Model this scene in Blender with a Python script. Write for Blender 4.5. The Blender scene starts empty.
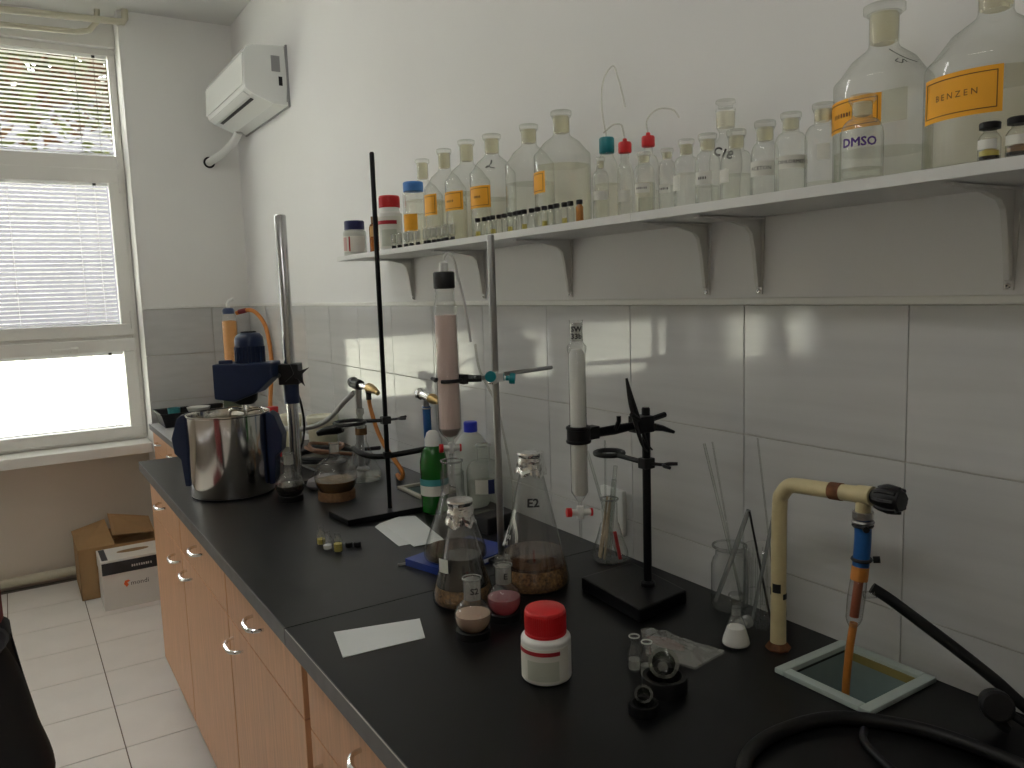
import bpy, bmesh, math, random
from mathutils import Vector, Matrix, noise
R_ = math.radians
PI = math.pi
random.seed(7)
scn = bpy.context.scene
COL = scn.collection

# ------------------------------------------------------------------ camera
CAM = Vector((-1.2016, 0.0, 1.5065))
cam_d = bpy.data.cameras.new('camera')
cam = bpy.data.objects.new('camera', cam_d)
COL.objects.link(cam)
rx = Vector((0.84219748, -0.53820325, -0.03225939))
ux = Vector((0.09039895, 0.08196802, 0.99252671))
fx = Vector((0.53153686, 0.83881971, -0.11768627))
cam.matrix_world = Matrix(((rx.x, ux.x, -fx.x, CAM.x), (rx.y, ux.y, -fx.y, CAM.y), (rx.z, ux.z, -fx.z, CAM.z), (0, 0, 0, 1)))
cam_d.sensor_fit = 'HORIZONTAL'
cam_d.sensor_width = 36
cam_d.lens = 793.5457 / 1024 * 36
cam_d.clip_start = 0.02
scn.camera = cam

# ------------------------------------------------------------------ world, exposure
world = bpy.data.worlds.new('world')
scn.world = world
world.use_nodes = True
bgn = world.node_tree.nodes['Background']
bgn.inputs[0].default_value = (0.98, 0.985, 1.0, 1)
bgn.inputs[1].default_value = 17.0
scn.view_settings.view_transform = 'Standard'
scn.view_settings.look = 'None'
scn.view_settings.gamma = 1
scn.view_settings.use_curve_mapping = False
scn.view_settings.exposure = -0.02
scn.cycles.max_bounces = 14
scn.cycles.diffuse_bounces = 6
scn.cycles.glossy_bounces = 5
scn.cycles.transmission_bounces = 10
scn.cycles.transparent_max_bounces = 40
scn.cycles.sample_clamp_indirect = 6
LAMP_POWER = 20.0

# daylight arriving through the window openings (sampling portals of the sky)
for (x0, x1) in ((-2.35, -0.57), (-3.72, -2.47), (-5.5, -4.1)):
    ld = bpy.data.lights.new('window_daylight', 'AREA')
    ld.shape = 'RECTANGLE'; ld.size = x1 - x0; ld.size_y = 2.1
    ld.cycles.is_portal = True
    lo = bpy.data.objects.new('window_daylight', ld)
    lo.location = ((x0 + x1) / 2, 5.02, 1.8)
    lo.rotation_euler = (R_(-90), 0, 0)
    COL.objects.link(lo)

# ------------------------------------------------------------------ materials
MATS = {}
def mat(name):
    m = bpy.data.materials.new(name); m.use_nodes = True
    nt = m.node_tree; nt.nodes.clear()
    out = nt.nodes.new('ShaderNodeOutputMaterial')
    MATS[name] = m
    return m, nt, out
def N(nt, t, **kw):
    n = nt.nodes.new('ShaderNode' + t)
    for k, v in kw.items():
        if isinstance(k, str) and hasattr(n, k): setattr(n, k, v)
    return n
def rgba(c): return (c[0], c[1], c[2], 1)
def pbr(name, col, rough=0.5, metal=0.0, var=0.0, scale=8.0, bump=0.0, bscale=60.0, stretch=(1, 1, 1), coat=0.0, trans=0.0, spec=0.5, rvar=0.0, col2=None):
    m, nt, out = mat(name)
    p = N(nt, 'BsdfPrincipled')
    p.inputs['Base Color'].default_value = rgba(col)
    p.inputs['Roughness'].default_value = rough
    p.inputs['Metallic'].default_value = metal
    p.inputs['Specular IOR Level'].default_value = spec
    p.inputs['Coat Weight'].default_value = coat
    p.inputs['Transmission Weight'].default_value = trans
    nt.links.new(p.outputs[0], out.inputs[0])
    tc = N(nt, 'TexCoord'); mp = N(nt, 'Mapping')
    mp.inputs['Scale'].default_value = stretch
    nt.links.new(tc.outputs['Object'], mp.inputs[0])
    if var > 0 or col2:
        nz = N(nt, 'TexNoise'); nz.inputs['Scale'].default_value = scale; nz.inputs['Detail'].default_value = 5
        nt.links.new(mp.outputs[0], nz.inputs[0])
        cr = N(nt, 'ValToRGB')
        a = [max(0, c * (1 - var)) for c in col]; b = col2 or [min(1, c * (1 + var)) for c in col]
        cr.color_ramp.elements[0].color = rgba(a); cr.color_ramp.elements[0].position = 0.3
        cr.color_ramp.elements[1].color = rgba(b); cr.color_ramp.elements[1].position = 0.7
        nt.links.new(nz.outputs[0], cr.inputs[0]); nt.links.new(cr.outputs[0], p.inputs['Base Color'])
        if rvar > 0:
            mr = N(nt, 'MapRange'); mr.inputs[3].default_value = rough - rvar; mr.inputs[4].default_value = rough + rvar
            nt.links.new(nz.outputs[0], mr.inputs[0]); nt.links.new(mr.outputs[0], p.inputs['Roughness'])
    if bump > 0:
        nb = N(nt, 'TexNoise'); nb.inputs['Scale'].default_value = bscale; nb.inputs['Detail'].default_value = 3
        nt.links.new(mp.outputs[0], nb.inputs[0])
        bp = N(nt, 'Bump'); bp.inputs['Strength'].default_value = bump; bp.inputs['Distance'].default_value = 0.002
        nt.links.new(nb.outputs[0], bp.inputs['Height']); nt.links.new(bp.outputs[0], p.inputs['Normal'])
    return m
def thin(name, col=(.97, .98, .97), edge=(.62, .66, .6), refl=0.05, rough=0.01, power=3.0, haze=0.0, hcol=(.8, .8, .75)):
    """thin glass / clear plastic / clear liquid: passes light, absorbs more on grazing paths, mirrors by Schlick"""
    m, nt, out = mat(name)
    lw = N(nt, 'LayerWeight'); lw.inputs[0].default_value = 0.5
    pw = N(nt, 'Math', operation='POWER'); pw.inputs[1].default_value = power
    nt.links.new(lw.outputs['Facing'], pw.inputs[0])
    mx = N(nt, 'MixRGB'); mx.inputs[1].default_value = rgba(col); mx.inputs[2].default_value = rgba(edge)
    nt.links.new(pw.outputs[0], mx.inputs[0])
    tr = N(nt, 'BsdfTransparent'); nt.links.new(mx.outputs[0], tr.inputs[0])
    gl = N(nt, 'BsdfGlossy'); gl.inputs['Roughness'].default_value = rough
    p5 = N(nt, 'Math', operation='POWER'); p5.inputs[1].default_value = 4.0
    nt.links.new(lw.outputs['Facing'], p5.inputs[0])
    ma = N(nt, 'MapRange'); ma.inputs[3].default_value = refl; ma.inputs[4].default_value = 0.75
    nt.links.new(p5.outputs[0], ma.inputs[0])
    mix = N(nt, 'MixShader')
    nt.links.new(ma.outputs[0], mix.inputs[0])
    base = tr
    if haze > 0:
        df = N(nt, 'BsdfDiffuse'); df.inputs[0].default_value = rgba(hcol)
        tl = N(nt, 'BsdfTranslucent'); tl.inputs[0].default_value = rgba(hcol)
        m2 = N(nt, 'MixShader'); m2.inputs[0].default_value = 0.5
        nt.links.new(df.outputs[0], m2.inputs[1]); nt.links.new(tl.outputs[0], m2.inputs[2])
        m1 = N(nt, 'MixShader'); m1.inputs[0].default_value = haze
        nt.links.new(tr.outputs[0], m1.inputs[1]); nt.links.new(m2.outputs[0], m1.inputs[2])
        base = m1
    nt.links.new(base.outputs[0], mix.inputs[1]); nt.links.new(gl.outputs[0], mix.inputs[2])
    nt.links.new(mix.outputs[0], out.inputs[0])
    return m
def emit(name, col, s):
    m, nt, out = mat(name)
    e = N(nt, 'Emission'); e.inputs[0].default_value = rgba(col); e.inputs[1].default_value = s
    nt.links.new(e.outputs[0], out.inputs[0]); return m
def sheer(name, col, trl=0.5):
    m, nt, out = mat(name)
    d = N(nt, 'BsdfDiffuse'); d.inputs[0].default_value = rgba(col)
    t = N(nt, 'BsdfTranslucent'); t.inputs[0].default_value = rgba(col)
    mx = N(nt, 'MixShader'); mx.inputs[0].default_value = trl
    nt.links.new(d.outputs[0], mx.inputs[1]); nt.links.new(t.outputs[0], mx.inputs[2]); nt.links.new(mx.outputs[0], out.inputs[0])
    return m

PAINT = pbr('wall_paint', (.80, .80, .80), .55, var=.02, scale=1.5, bump=.08, bscale=40)
PAINT_F = pbr('wall_paint_far', (.86, .86, .84), .55, var=.02, scale=1.5, bump=.08, bscale=40)
TAN_SHADE = pbr('wall_tan_shade', (.68, .61, .53), .6, var=.05, scale=2)  # tan takes in the shade under the sill; also covers left and back walls
CEILM = pbr('ceiling_paint', (.72, .72, .70), .7, var=.04, scale=2)
TILE = pbr('wall_tile_glaze', (.58, .585, .58), .07, var=.06, scale=5, stretch=(1, .3, 5))
GROUT = pbr('grout', (.50, .49, .45), .8)
TRIMM = pbr('tile_trim', (.82, .82, .79), .3)
FTILE = pbr('floor_tile_glaze', (.86, .835, .82), .28, var=.03, scale=6)
FGROUT = pbr('floor_grout', (.20, .17, .15), .9)
BLACKTOP = pbr('black_laminate', (.004, .0042, .0044), .37, var=.4, scale=7, rvar=.03, col2=(.007, .007, .007), spec=.27)
SCUFFTOP = pbr('scuffed_black_laminate', (.0045, .0045, .0047), .36, var=.3, scale=9, rvar=.05, col2=(.020, .020, .0195), spec=.3, stretch=(1, .5, 1))
RIMG = thin('fire_polished_rim', (.93, .94, .93), (.55, .57, .55), .22, power=2.0, haze=.28, hcol=(.92, .94, .92))
EDGEM = pbr('worktop_edge', (.105, .105, .11), .45, var=.15, scale=20)
WORN = pbr('worn_edge', (.5, .48, .45), .6)
GREYTOP = pbr('grey_laminate', (.55, .55, .56), .35, var=.05)
WOOD = pbr('beech_laminate', (.63, .34, .18), .42, var=.13, scale=6, stretch=(14, 14, .9), bump=.02, bscale=20)
WOODD = pbr('beech_edge_dark', (.10, .045, .02), .6)
CHROME = pbr('chrome', (.80, .80, .80), .12, metal=1)
STEEL = pbr('steel', (.36, .36, .355), .30, metal=1, var=.08, scale=10)
POLISH = pbr('polished_steel', (.72, .70, .66), .13, metal=1, bump=.10, bscale=26, stretch=(1, 1, .06))
BLACKM = pbr('black_enamel', (.005, .005, .006), .32, spec=.2)
BLACKP = pbr('black_plastic', (.010, .010, .011), .42, spec=.35)
RUBBER = pbr('black_rubber', (.006, .006, .006), .48, bump=.05, bscale=90, spec=.3)
DKIRON = pbr('dark_iron', (.016, .016, .016), .42, var=.3, scale=30, spec=.35)
WHITEP = pbr('white_plastic', (.82, .83, .81), .35)
ACWHITE = pbr('glossy_white_plastic', (.84, .86, .84), .14)
ACGREY = pbr('grey_print', (.35, .36, .36), .5)
PVC = pbr('pvc_frame', (.84, .83, .80), .3)
SHELFM = pbr('shelf_laminate', (.74, .745, .73), .4, var=.02)
BRACK = pbr('bracket_enamel', (.68, .68, .66), .4)
REDP = pbr('red_plastic', (.62, .015, .02), .35)
REDD = pbr('dark_red', (.17, .012, .018), .6)
BLUEP = pbr('blue_plastic', (.018, .045, .27), .35)
BLUECAP = pbr('bright_blue_plastic', (.02, .04, .55), .3)
LBLUE = pbr('sky_blue_plastic', (.06, .22, .60), .4)
NAVY = pbr('navy_enamel', (.007, .020, .068), .4, var=.1, scale=20)
NAVYC = pbr('navy_cap', (.01, .015, .09), .4)
TEAL = pbr('teal_plastic', (.0, .20, .24), .35)
TEALC = pbr('teal_cup', (.05, .28, .30), .45)
PAPER = pbr('paper', (.78, .80, .80), .8, var=.02)
LABELW = pbr('label_paper', (.74, .74, .68), .7, var=.04, scale=30)
LABELO = pbr('orange_label', (.90, .42, .02), .6, var=.06, scale=20)
LABELG = pbr('label_olive', (.52, .52, .38), .7)
INK = pbr('ink', (.02, .018, .02), .6)
INKBR = pbr('label_border_brown', (.16, .06, .005), .6)
INKV = pbr('violet_marker', (.07, .02, .22), .5)
INKR = pbr('label_red', (.42, .02, .03), .6)
CARD = pbr('cardboard', (.36, .22, .10), .75, var=.06, scale=10)
CARDD = pbr('cardboard_inside', (.26, .16, .075), .8)
BOXW = pbr('box_white', (.70, .69, .66), .55)
BOXK = pbr('box_black', (.02, .02, .025), .5)
LOGOO = pbr('logo_orange', (.75, .12, .015), .5)
CLOTH = pbr('black_cloth', (.010, .010, .011), .85, bump=.3, bscale=60)
CLOTHG = pbr('grey_lining', (.05, .05, .055), .8)
CREAMP = pbr('cream_enamel', (.62, .53, .30), .35, var=.1, scale=25)
RUST = pbr('rust', (.16, .06, .02), .8, var=.4, scale=60)
BRASS = pbr('brass', (.50, .35, .15), .36, metal=1, var=.2, scale=80)
BLUEH = pbr('blue_hose', (.01, .10, .33), .4)
ORANGEH = pbr('orange_hose', (.55, .20, .035), .5, var=.12, scale=40)
BROWNH = pbr('brown_hose', (.22, .10, .05), .5)
GREYH = pbr('grey_hose', (.52, .52, .49), .45)
GREENL = pbr('green_soap', (.007, .12, .010), .25)
CERAM = pbr('sink_ceramic', (.42, .49, .46), .3, var=.06, scale=20)
BASIN = pbr('basin', (.22, .29, .28), .35, var=.1)
OLIVE = pbr('sink_rust_band', (.24, .20, .06), .6)
SILICA = pbr('orange_silica', (.72, .33, .08), .6, var=.25, scale=250, bump=.4, bscale=300)
PINKS = pbr('pink_silica', (.84, .65, .60), .5, var=.03, scale=6)
GREYS = pbr('grey_sand', (.36, .30, .28), .8)
WHITES = pbr('white_silica', (.93, .93, .90), .5)
FOIL = pbr('aluminium_foil', (.88, .88, .87), .17, metal=1, bump=.6, bscale=150)
SEDI = pbr('brown_sediment', (.20, .105, .035), .7, var=.75, scale=160, bump=.6, bscale=200)
DARKL = pbr('dark_liquid', (.018, .014, .012), .1)
BROWNL = pbr('brown_liquid', (.17, .09, .03), .12)
CORK = pbr('cork_ring', (.20, .105, .045), .85, var=.25, scale=90)
BEIGEL = pbr('beige_turbid_liquid', (.50, .34, .25), .15)
POWDER = pbr('white_powder', (.78, .78, .76), .85)
YELL = pbr('yellow_liquid', (.55, .46, .10), .2)
AMBER = thin('amber_glass', (.55, .28, .06), (.12, .05, .01), .06)
GLASS = thin('clear_glass', (.985, .99, .98), (.60, .63, .58), .06, power=3.4, haze=.07, hcol=(.95, .96, .93))
GLASSB = thin('lab_glass', (.975, .98, .975), (.42, .45, .43), .08, power=2.6, haze=.035, hcol=(.9, .92, .9))
FROST = thin('ground_glass', (.95, .94, .88), (.72, .70, .60), .05, rough=.25, haze=.5, hcol=(.97, .945, .80))
FROSTW = thin('ground_glass_white', (.9, .9, .88), (.6, .6, .57), .07, rough=.25, haze=.35, hcol=(.78, .78, .75))
LCLEAR = thin('clear_solvent', (.982, .985, .965), (.90, .91, .84), .02, power=2.5)
LYEL = thin('yellowish_solvent', (.985, .976, .93), (.90, .87, .72), .02, power=2.5)
LROSE = thin('pink_liquid', (.80, .30, .33), (.6, .16, .18), .04, haze=.5, hcol=(.85, .34, .38))
LWINE = thin('brown_thin_liquid', (.50, .37, .27), (.30, .2, .13), .03, haze=.2, hcol=(.32, .2, .13))
PETG = thin('green_bottle', (.10, .55, .10), (.02, .22, .03), .06)
PLAST = thin('clear_bag_plastic', (.86, .86, .85), (.6, .6, .6), .16, rough=.10, haze=.28)
HDPE = thin('translucent_plastic', (.8, .82, .78), (.5, .52, .48), .03, rough=.3, haze=.7, hcol=(.78, .80, .76))
TUBEP = thin('clear_tubing', (.96, .96, .93), (.80, .80, .72), .05, rough=.1, haze=.15)
PANE = thin('window_glass', (.96, .97, .96), (.8, .82, .8), .04)
SLAT = sheer('blind_slat', (.80, .80, .80), .35)
TUBE_L = emit('lamp_tube', (1, .985, .97), LAMP_POWER)
GRASS = pbr('lawn', (.44, .43, .33), .9, var=.2, scale=1.2)
LEAF = sheer('leaf_olive', (.040, .045, .012), .5)
LEAFR = sheer('leaf_rust', (.085, .04, .018), .5)
BARK = pbr('bark', (.08, .06, .045), .9, var=.3, scale=10)
FACADE = pbr('facade', (.05, .048, .056), .9, var=.1, scale=1)

# ------------------------------------------------------------------ geometry helpers
class G:
    def __init__(s): s.v = []; s.f = []
    def add(s, v, f, M=None):
        o = len(s.v)
        s.v += [tuple(M @ Vector(p)) for p in v] if M is not None else [tuple(p) for p in v]
        s.f += [tuple(i + o for i in q) for q in f]
        return s
    def box(s, x0, x1, y0, y1, z0, z1, M=None):
        v = [(x, y, z) for z in (z0, z1) for y in (y0, y1) for x in (x0, x1)]
        f = [(0, 2, 3, 1), (4, 5, 7, 6), (0, 1, 5, 4), (1, 3, 7, 5), (3, 2, 6, 7), (2, 0, 4, 6)]
        return s.add(v, f, M)
    def cbox(s, c, d, M=None):
        return s.box(c[0] - d[0] / 2, c[0] + d[0] / 2, c[1] - d[1] / 2, c[1] + d[1] / 2, c[2] - d[2] / 2, c[2] + d[2] / 2, M)
    def lathe(s, prof, seg=28, M=None, closed=False):
        v = []; f = []; rings = []
        for (r, z) in prof:
            if r < 1e-6:
                rings.append([len(v)]); v.append((0, 0, z))
            else:
                rings.append(list(range(len(v), len(v) + seg)))
                for k in range(seg):
                    a = 2 * PI * k / seg; v.append((r * math.cos(a), r * math.sin(a), z))
        prs = list(zip(rings, rings[1:]))
        if closed: prs.append((rings[-1], rings[0]))
        for a, b in prs:
            for k in range(seg):
                k2 = (k + 1) % seg
                if len(a) == 1 and len(b) == 1: continue
                if len(a) == 1: f.append((a[0], b[k2], b[k]))
                elif len(b) == 1: f.append((a[k], a[k2], b[0]))
                else: f.append((a[k], a[k2], b[k2], b[k]))
        return s.add(v, f, M)
    def tube(s, pts, r, seg=10, M=None, caps=True, smooth=0):
        pts = [Vector(p) for p in pts]
        rr = r if isinstance(r, (list, tuple)) else None
        if smooth:
            q = []; n = len(pts); rq = []
            for i in range(n - 1):
                p0 = pts[max(i - 1, 0)]; p1 = pts[i]; p2 = pts[i + 1]; p3 = pts[min(i + 2, n - 1)]
                for k in range(smooth):
                    t = k / smooth
                    q.append(.5 * (2 * p1 + (p2 - p0) * t + (2 * p0 - 5 * p1 + 4 * p2 - p3) * t * t + (3 * p1 - p0 - 3 * p2 + p3) * t ** 3))
                    if rr: rq.append(rr[i] * (1 - t) + rr[i + 1] * t)
            q.append(pts[-1])
            if rr: rq.append(rr[-1]); rr = rq
            pts = q
        n = len(pts); v = []; f = []
        up = None
        for i, p in enumerate(pts):
            t = (pts[min(i + 1, n - 1)] - pts[max(i - 1, 0)]).normalized()
            if up is None:
                up = Vector((0, 0, 1)) if abs(t.z) < .9 else Vector((1, 0, 0))
            a = (up - t * up.dot(t)).normalized(); b = t.cross(a); up = a
            rad = rr[i] if rr else r
            for k in range(seg):
                g = 2 * PI * k / seg; v.append(p + a * math.cos(g) * rad + b * math.sin(g) * rad)
        for i in range(n - 1):
            for k in range(seg):
                k2 = (k + 1) % seg
                f.append((i * seg + k, i * seg + k2, (i + 1) * seg + k2, (i + 1) * seg + k))
        if caps:
            f.append(tuple(range(seg - 1, -1, -1))); f.append(tuple((n - 1) * seg + k for k in range(seg)))
        return s.add(v, f, M)
    def ring(s, R, r, M=None, seg=32, sub=10, a0=0, a1=2 * PI):
        full = abs(a1 - a0 - 2 * PI) < 1e-6
        pts = [(R * math.cos(a0 + (a1 - a0) * k / seg), R * math.sin(a0 + (a1 - a0) * k / seg), 0) for k in range(seg if full else seg + 1)]
        if not full: return s.tube(pts, r, sub, M)
        v = []; f = []
        for k, p in enumerate(pts):
            a = 2 * PI * k / seg
            for j in range(sub):
                g = 2 * PI * j / sub
                q = R + r * math.cos(g); v.append((q * math.cos(a), q * math.sin(a), r * math.sin(g)))
        for k in range(seg):
            for j in range(sub):
                f.append((k * sub + j, ((k + 1) % seg) * sub + j, ((k + 1) % seg) * sub + (j + 1) % sub, k * sub + (j + 1) % sub))
        return s.add(v, f, M)
    def prism(s, poly, h0, h1, M=None):
        """polygon in xy extruded along z"""
        n = len(poly); v = [(p[0], p[1], h0) for p in poly] + [(p[0], p[1], h1) for p in poly]
        f = [tuple(range(n - 1, -1, -1)), tuple(range(n, 2 * n))] + [(i, (i + 1) % n, n + (i + 1) % n, n + i) for i in range(n)]
        return s.add(v, f, M)
    def sector(s, R, a0, a1, z0, z1, seg=14, M=None, t=0.0004):
        v = []; f = []
        for k in range(seg + 1):
            a = a0 + (a1 - a0) * k / seg
            for (q, z) in ((R, z0), (R, z1), (R + t, z1), (R + t, z0)): v.append((q * math.cos(a), q * math.sin(a), z))
        for k in range(seg):
            for j in range(4):
                f.append((k * 4 + j, k * 4 + (j + 1) % 4, k * 4 + 4 + (j + 1) % 4, k * 4 + 4 + j))
        f.append((0, 1, 2, 3)); f.append((seg * 4 + 3, seg * 4 + 2, seg * 4 + 1, seg * 4))
        return s.add(v, f, M)

def T3(x, y, z): return Matrix.Translation((x, y, z))
def RX(a): return Matrix.Rotation(a, 4, 'X')
def RY(a): return Matrix.Rotation(a, 4, 'Y')
def RZ(a): return Matrix.Rotation(a, 4, 'Z')
def AX(p, d):
    """matrix taking local z to direction d at point p"""
    return T3(*p) @ Vector(d).to_track_quat('Z', 'Y').to_matrix().to_4x4()

def mk(geo, name, sharp=38, bevel=0.0):
    me = bpy.data.meshes.new(name)
    me.from_pydata(geo.v, [], geo.f)
    bm = bmesh.new(); bm.from_mesh(me)
    bmesh.ops.recalc_face_normals(bm, faces=bm.faces)
    if bevel > 0:
        es = [e for e in bm.edges if len(e.link_faces) == 2 and e.calc_face_angle(0) > R_(30)]
        bmesh.ops.bevel(bm, geom=es, offset=bevel, segments=2, affect='EDGES', profile=.6)
    bm.to_mesh(me); bm.free()
    me.shade_smooth()
    me.set_sharp_from_angle(angle=R_(8 if bevel > 0 else sharp))
    return me
def part(name, geo, m, parent, sharp=38, bevel=0.0, label=None, stuff=False):
    me = geo if isinstance(geo, bpy.types.Mesh) else mk(geo, name, sharp, bevel)
    if not me.materials: me.materials.append(m)
    o = bpy.data.objects.new(name, me); COL.objects.link(o)
    o.parent = parent
    if label: o['label'] = label
    if stuff: o['kind'] = 'stuff'
    return o
def solo(name, geo, m, label, cat, loc=(0, 0, 0), rz=0, group=None, sharp=38, bevel=0.0):
    o = part(name, geo, m, None, sharp, bevel)
    o.location = loc; o.rotation_euler = (0, 0, rz)
    o['label'] = label; o['category'] = cat
    if group: o['group'] = group
    return o
def thing(name, label, cat, loc=(0, 0, 0), rz=0, group=None):
    o = bpy.data.objects.new(name, None); COL.objects.link(o)
    o.empty_display_size = .05
    o.location = loc; o.rotation_euler = (0, 0, rz)
    o['label'] = label; o['category'] = cat
    if group: o['group'] = group
    return o
def struct(name, geo, m, label=None, bevel=0.0):
    o = part(name, geo, m, None, bevel=bevel); o['kind'] = 'structure'
    if label: o['label'] = label
    return o
def text_geo(body, size, bold=0.0, align='CENTER'):
    cu = bpy.data.curves.new('lettering', 'FONT'); cu.body = body; cu.size = size; cu.resolution_u = 2
    cu.align_x = align; cu.align_y = 'CENTER'; cu.offset = 0
    o = bpy.data.objects.new('lettering', cu); COL.objects.link(o)
    dg = bpy.context.evaluated_depsgraph_get()
    me = bpy.data.meshes.new_from_object(o.evaluated_get(dg))
    g = G(); g.v = [tuple(v.co) for v in me.vertices]; g.f = [tuple(p.vertices) for p in me.polygons]
    bpy.data.objects.remove(o); bpy.data.curves.remove(cu); bpy.data.meshes.remove(me)
    if bold:      # felt-pen weight: the strokes laid again slightly aside
        v0, f0 = list(g.v), list(g.f)
        for k in range(6):
            a = k * PI / 3; g.add([(x + size * bold * math.cos(a), y + size * bold * math.sin(a), z) for (x, y, z) in v0], f0)
    return g
def wrap(g, R, a, z, lift=.0009, slope=0.0):
    """wrap flat lettering on a vertical cylinder (or cone with dr/dz=slope) about local z; angle a is the text centre"""
    q = G(); q.f = g.f
    for (x, y, _) in g.v:
        rr = R + lift + slope * y
        q.v.append((rr * math.cos(a + x / R), rr * math.sin(a + x / R), z + y))
    return q
def face_ang(x, y): return math.atan2(CAM.y - y, CAM.x - x)
def as_part(name, g, m, parent):
    me = bpy.data.meshes.new(name); me.from_pydata(g.v, [], g.f); me.materials.append(m)
    o = bpy.data.objects.new(name, me); COL.objects.link(o); o.parent = parent
    return o

# ------------------------------------------------------------------ the room
CZ = 3.01
YF = 4.70; YW = 4.92
fl = G().box(-5.6, 0.0, -2.2, 5.0, -.1, -.004)
floor = struct('floor', fl, FGROUT, 'light ceramic tiled floor')
fw, fh = .335, .3311
tile_me = mk(G().cbox((0, 0, -.002), (fw - .004, fh - .004, .004)), 'tile', bevel=.001)
tile_me.materials.append(FTILE)
for i in range(-7, 3):
    for j in range(-15, 7):
        x = -.984 + (i + .5) * fw; y = 2.8766 + (j + .5) * fh
        if x + fw / 2 > .01 or y + fh / 2 > 4.93 : continue
        o = part('tile', tile_me, FTILE, floor); o.location = (x, y, 0)
struct('ceiling', G().box(-5.6, .1, -2.2, 5.1, CZ, CZ + .1), CEILM, 'off-white ceiling')
wr = struct('wall_right', G().box(.0, .15, -2.2, YF + .1, 0, CZ), PAINT, 'white painted wall with grey tiled splashback')
TY, TW, TH, TZ = .7167, .33009, .2509, 1.4634
bk = part('grout_bed', G().box(-.004, 0.0, TY - 4 * TW, YF, TZ - 3 * TH, TZ), GROUT, wr)
wt_me = mk(G().cbox((-.0045, 0, 0), (.005, TW - .0022, TH - .0022)), 'tile', bevel=.0008); wt_me.materials.append(TILE)
for k in range(-4, 12):
    for r in range(3):
        o = part('tile', wt_me, TILE, wr); o.location = (0, TY + (k + .5) * TW, TZ - (r + .5) * TH)
for r in range(3):
    o = part('tile', G().box(-.007, -.002, TY + 12 * TW + .002, YF, TZ - (r + 1) * TH + .002, TZ - r * TH - .002), TILE, wr)
struct('trim_1', G().box(-.010, 0, TY - 4 * TW, YF, TZ, TZ + .0135), TRIMM, 'thin white strip along the top of the tiles', bevel=.003)

# far wall: tiled pier in the corner, panel below the windows, header, piers between windows
wf = G().box(-.57, 0, YF, 5.1, 0, CZ).box(-5.6, -.57, YW, 5.1, 0, .72).box(-5.6, -.57, 4.86, 5.1, 2.86, CZ)
wf.box(-2.47, -2.35, 4.88, 5.1, .72, 2.86).box(-4.1, -3.72, 4.80, 5.1, .72, 2.86).box(-5.6, -5.5, 4.88, 5.1, .72, 2.86)
wfar = struct('wall_far', wf, PAINT_F, 'painted far wall with a tiled pier in the corner')
part('apron', G().box(-5.6, -.571, YW - .008, YW + .001, 0, .70), TAN_SHADE, wfar, label='tan panel under the window sill with the shade there in its colour')  # shade below the sill is put into the panel's tan colour
part('grout_bed', G().box(-.571, -.0, YF - .004, YF, TZ - 3 * TH, TZ), GROUT, wfar)
for r in range(3):
    for (x0, x1) in ((-.57, -.216), (-.212, -.008)):
        part('tile', G().box(x0, x1, YF - .007, YF - .002, TZ - (r + 1) * TH + .002, TZ - r * TH - .002), TILE, wfar, bevel=.001)
struct('trim_2', G().box(-.57, -.01, YF - .010, YF, TZ, TZ + .0135), TRIMM, 'thin white strip above the tiles of the pier', bevel=.003)
struct('trim_3', G().box(-.5715, -.562, YF - .006, YF + .004, .85, 2.86), TRIMM, 'white corner bead of the tiled pier', bevel=.002)
struct('trim_4', G().box(-5.5, -.574, 4.72, 4.93, .68, .735), PVC, 'white window sill board', bevel=.006)
struct('wall_left', G().box(-5.75, -5.6, -2.2, 5.1, 0, CZ), TAN_SHADE, 'white wall on the far left')
struct('wall_back', G().box(-5.75, .15, -2.35, -2.2, 0, CZ), TAN_SHADE, 'white wall behind')

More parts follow.
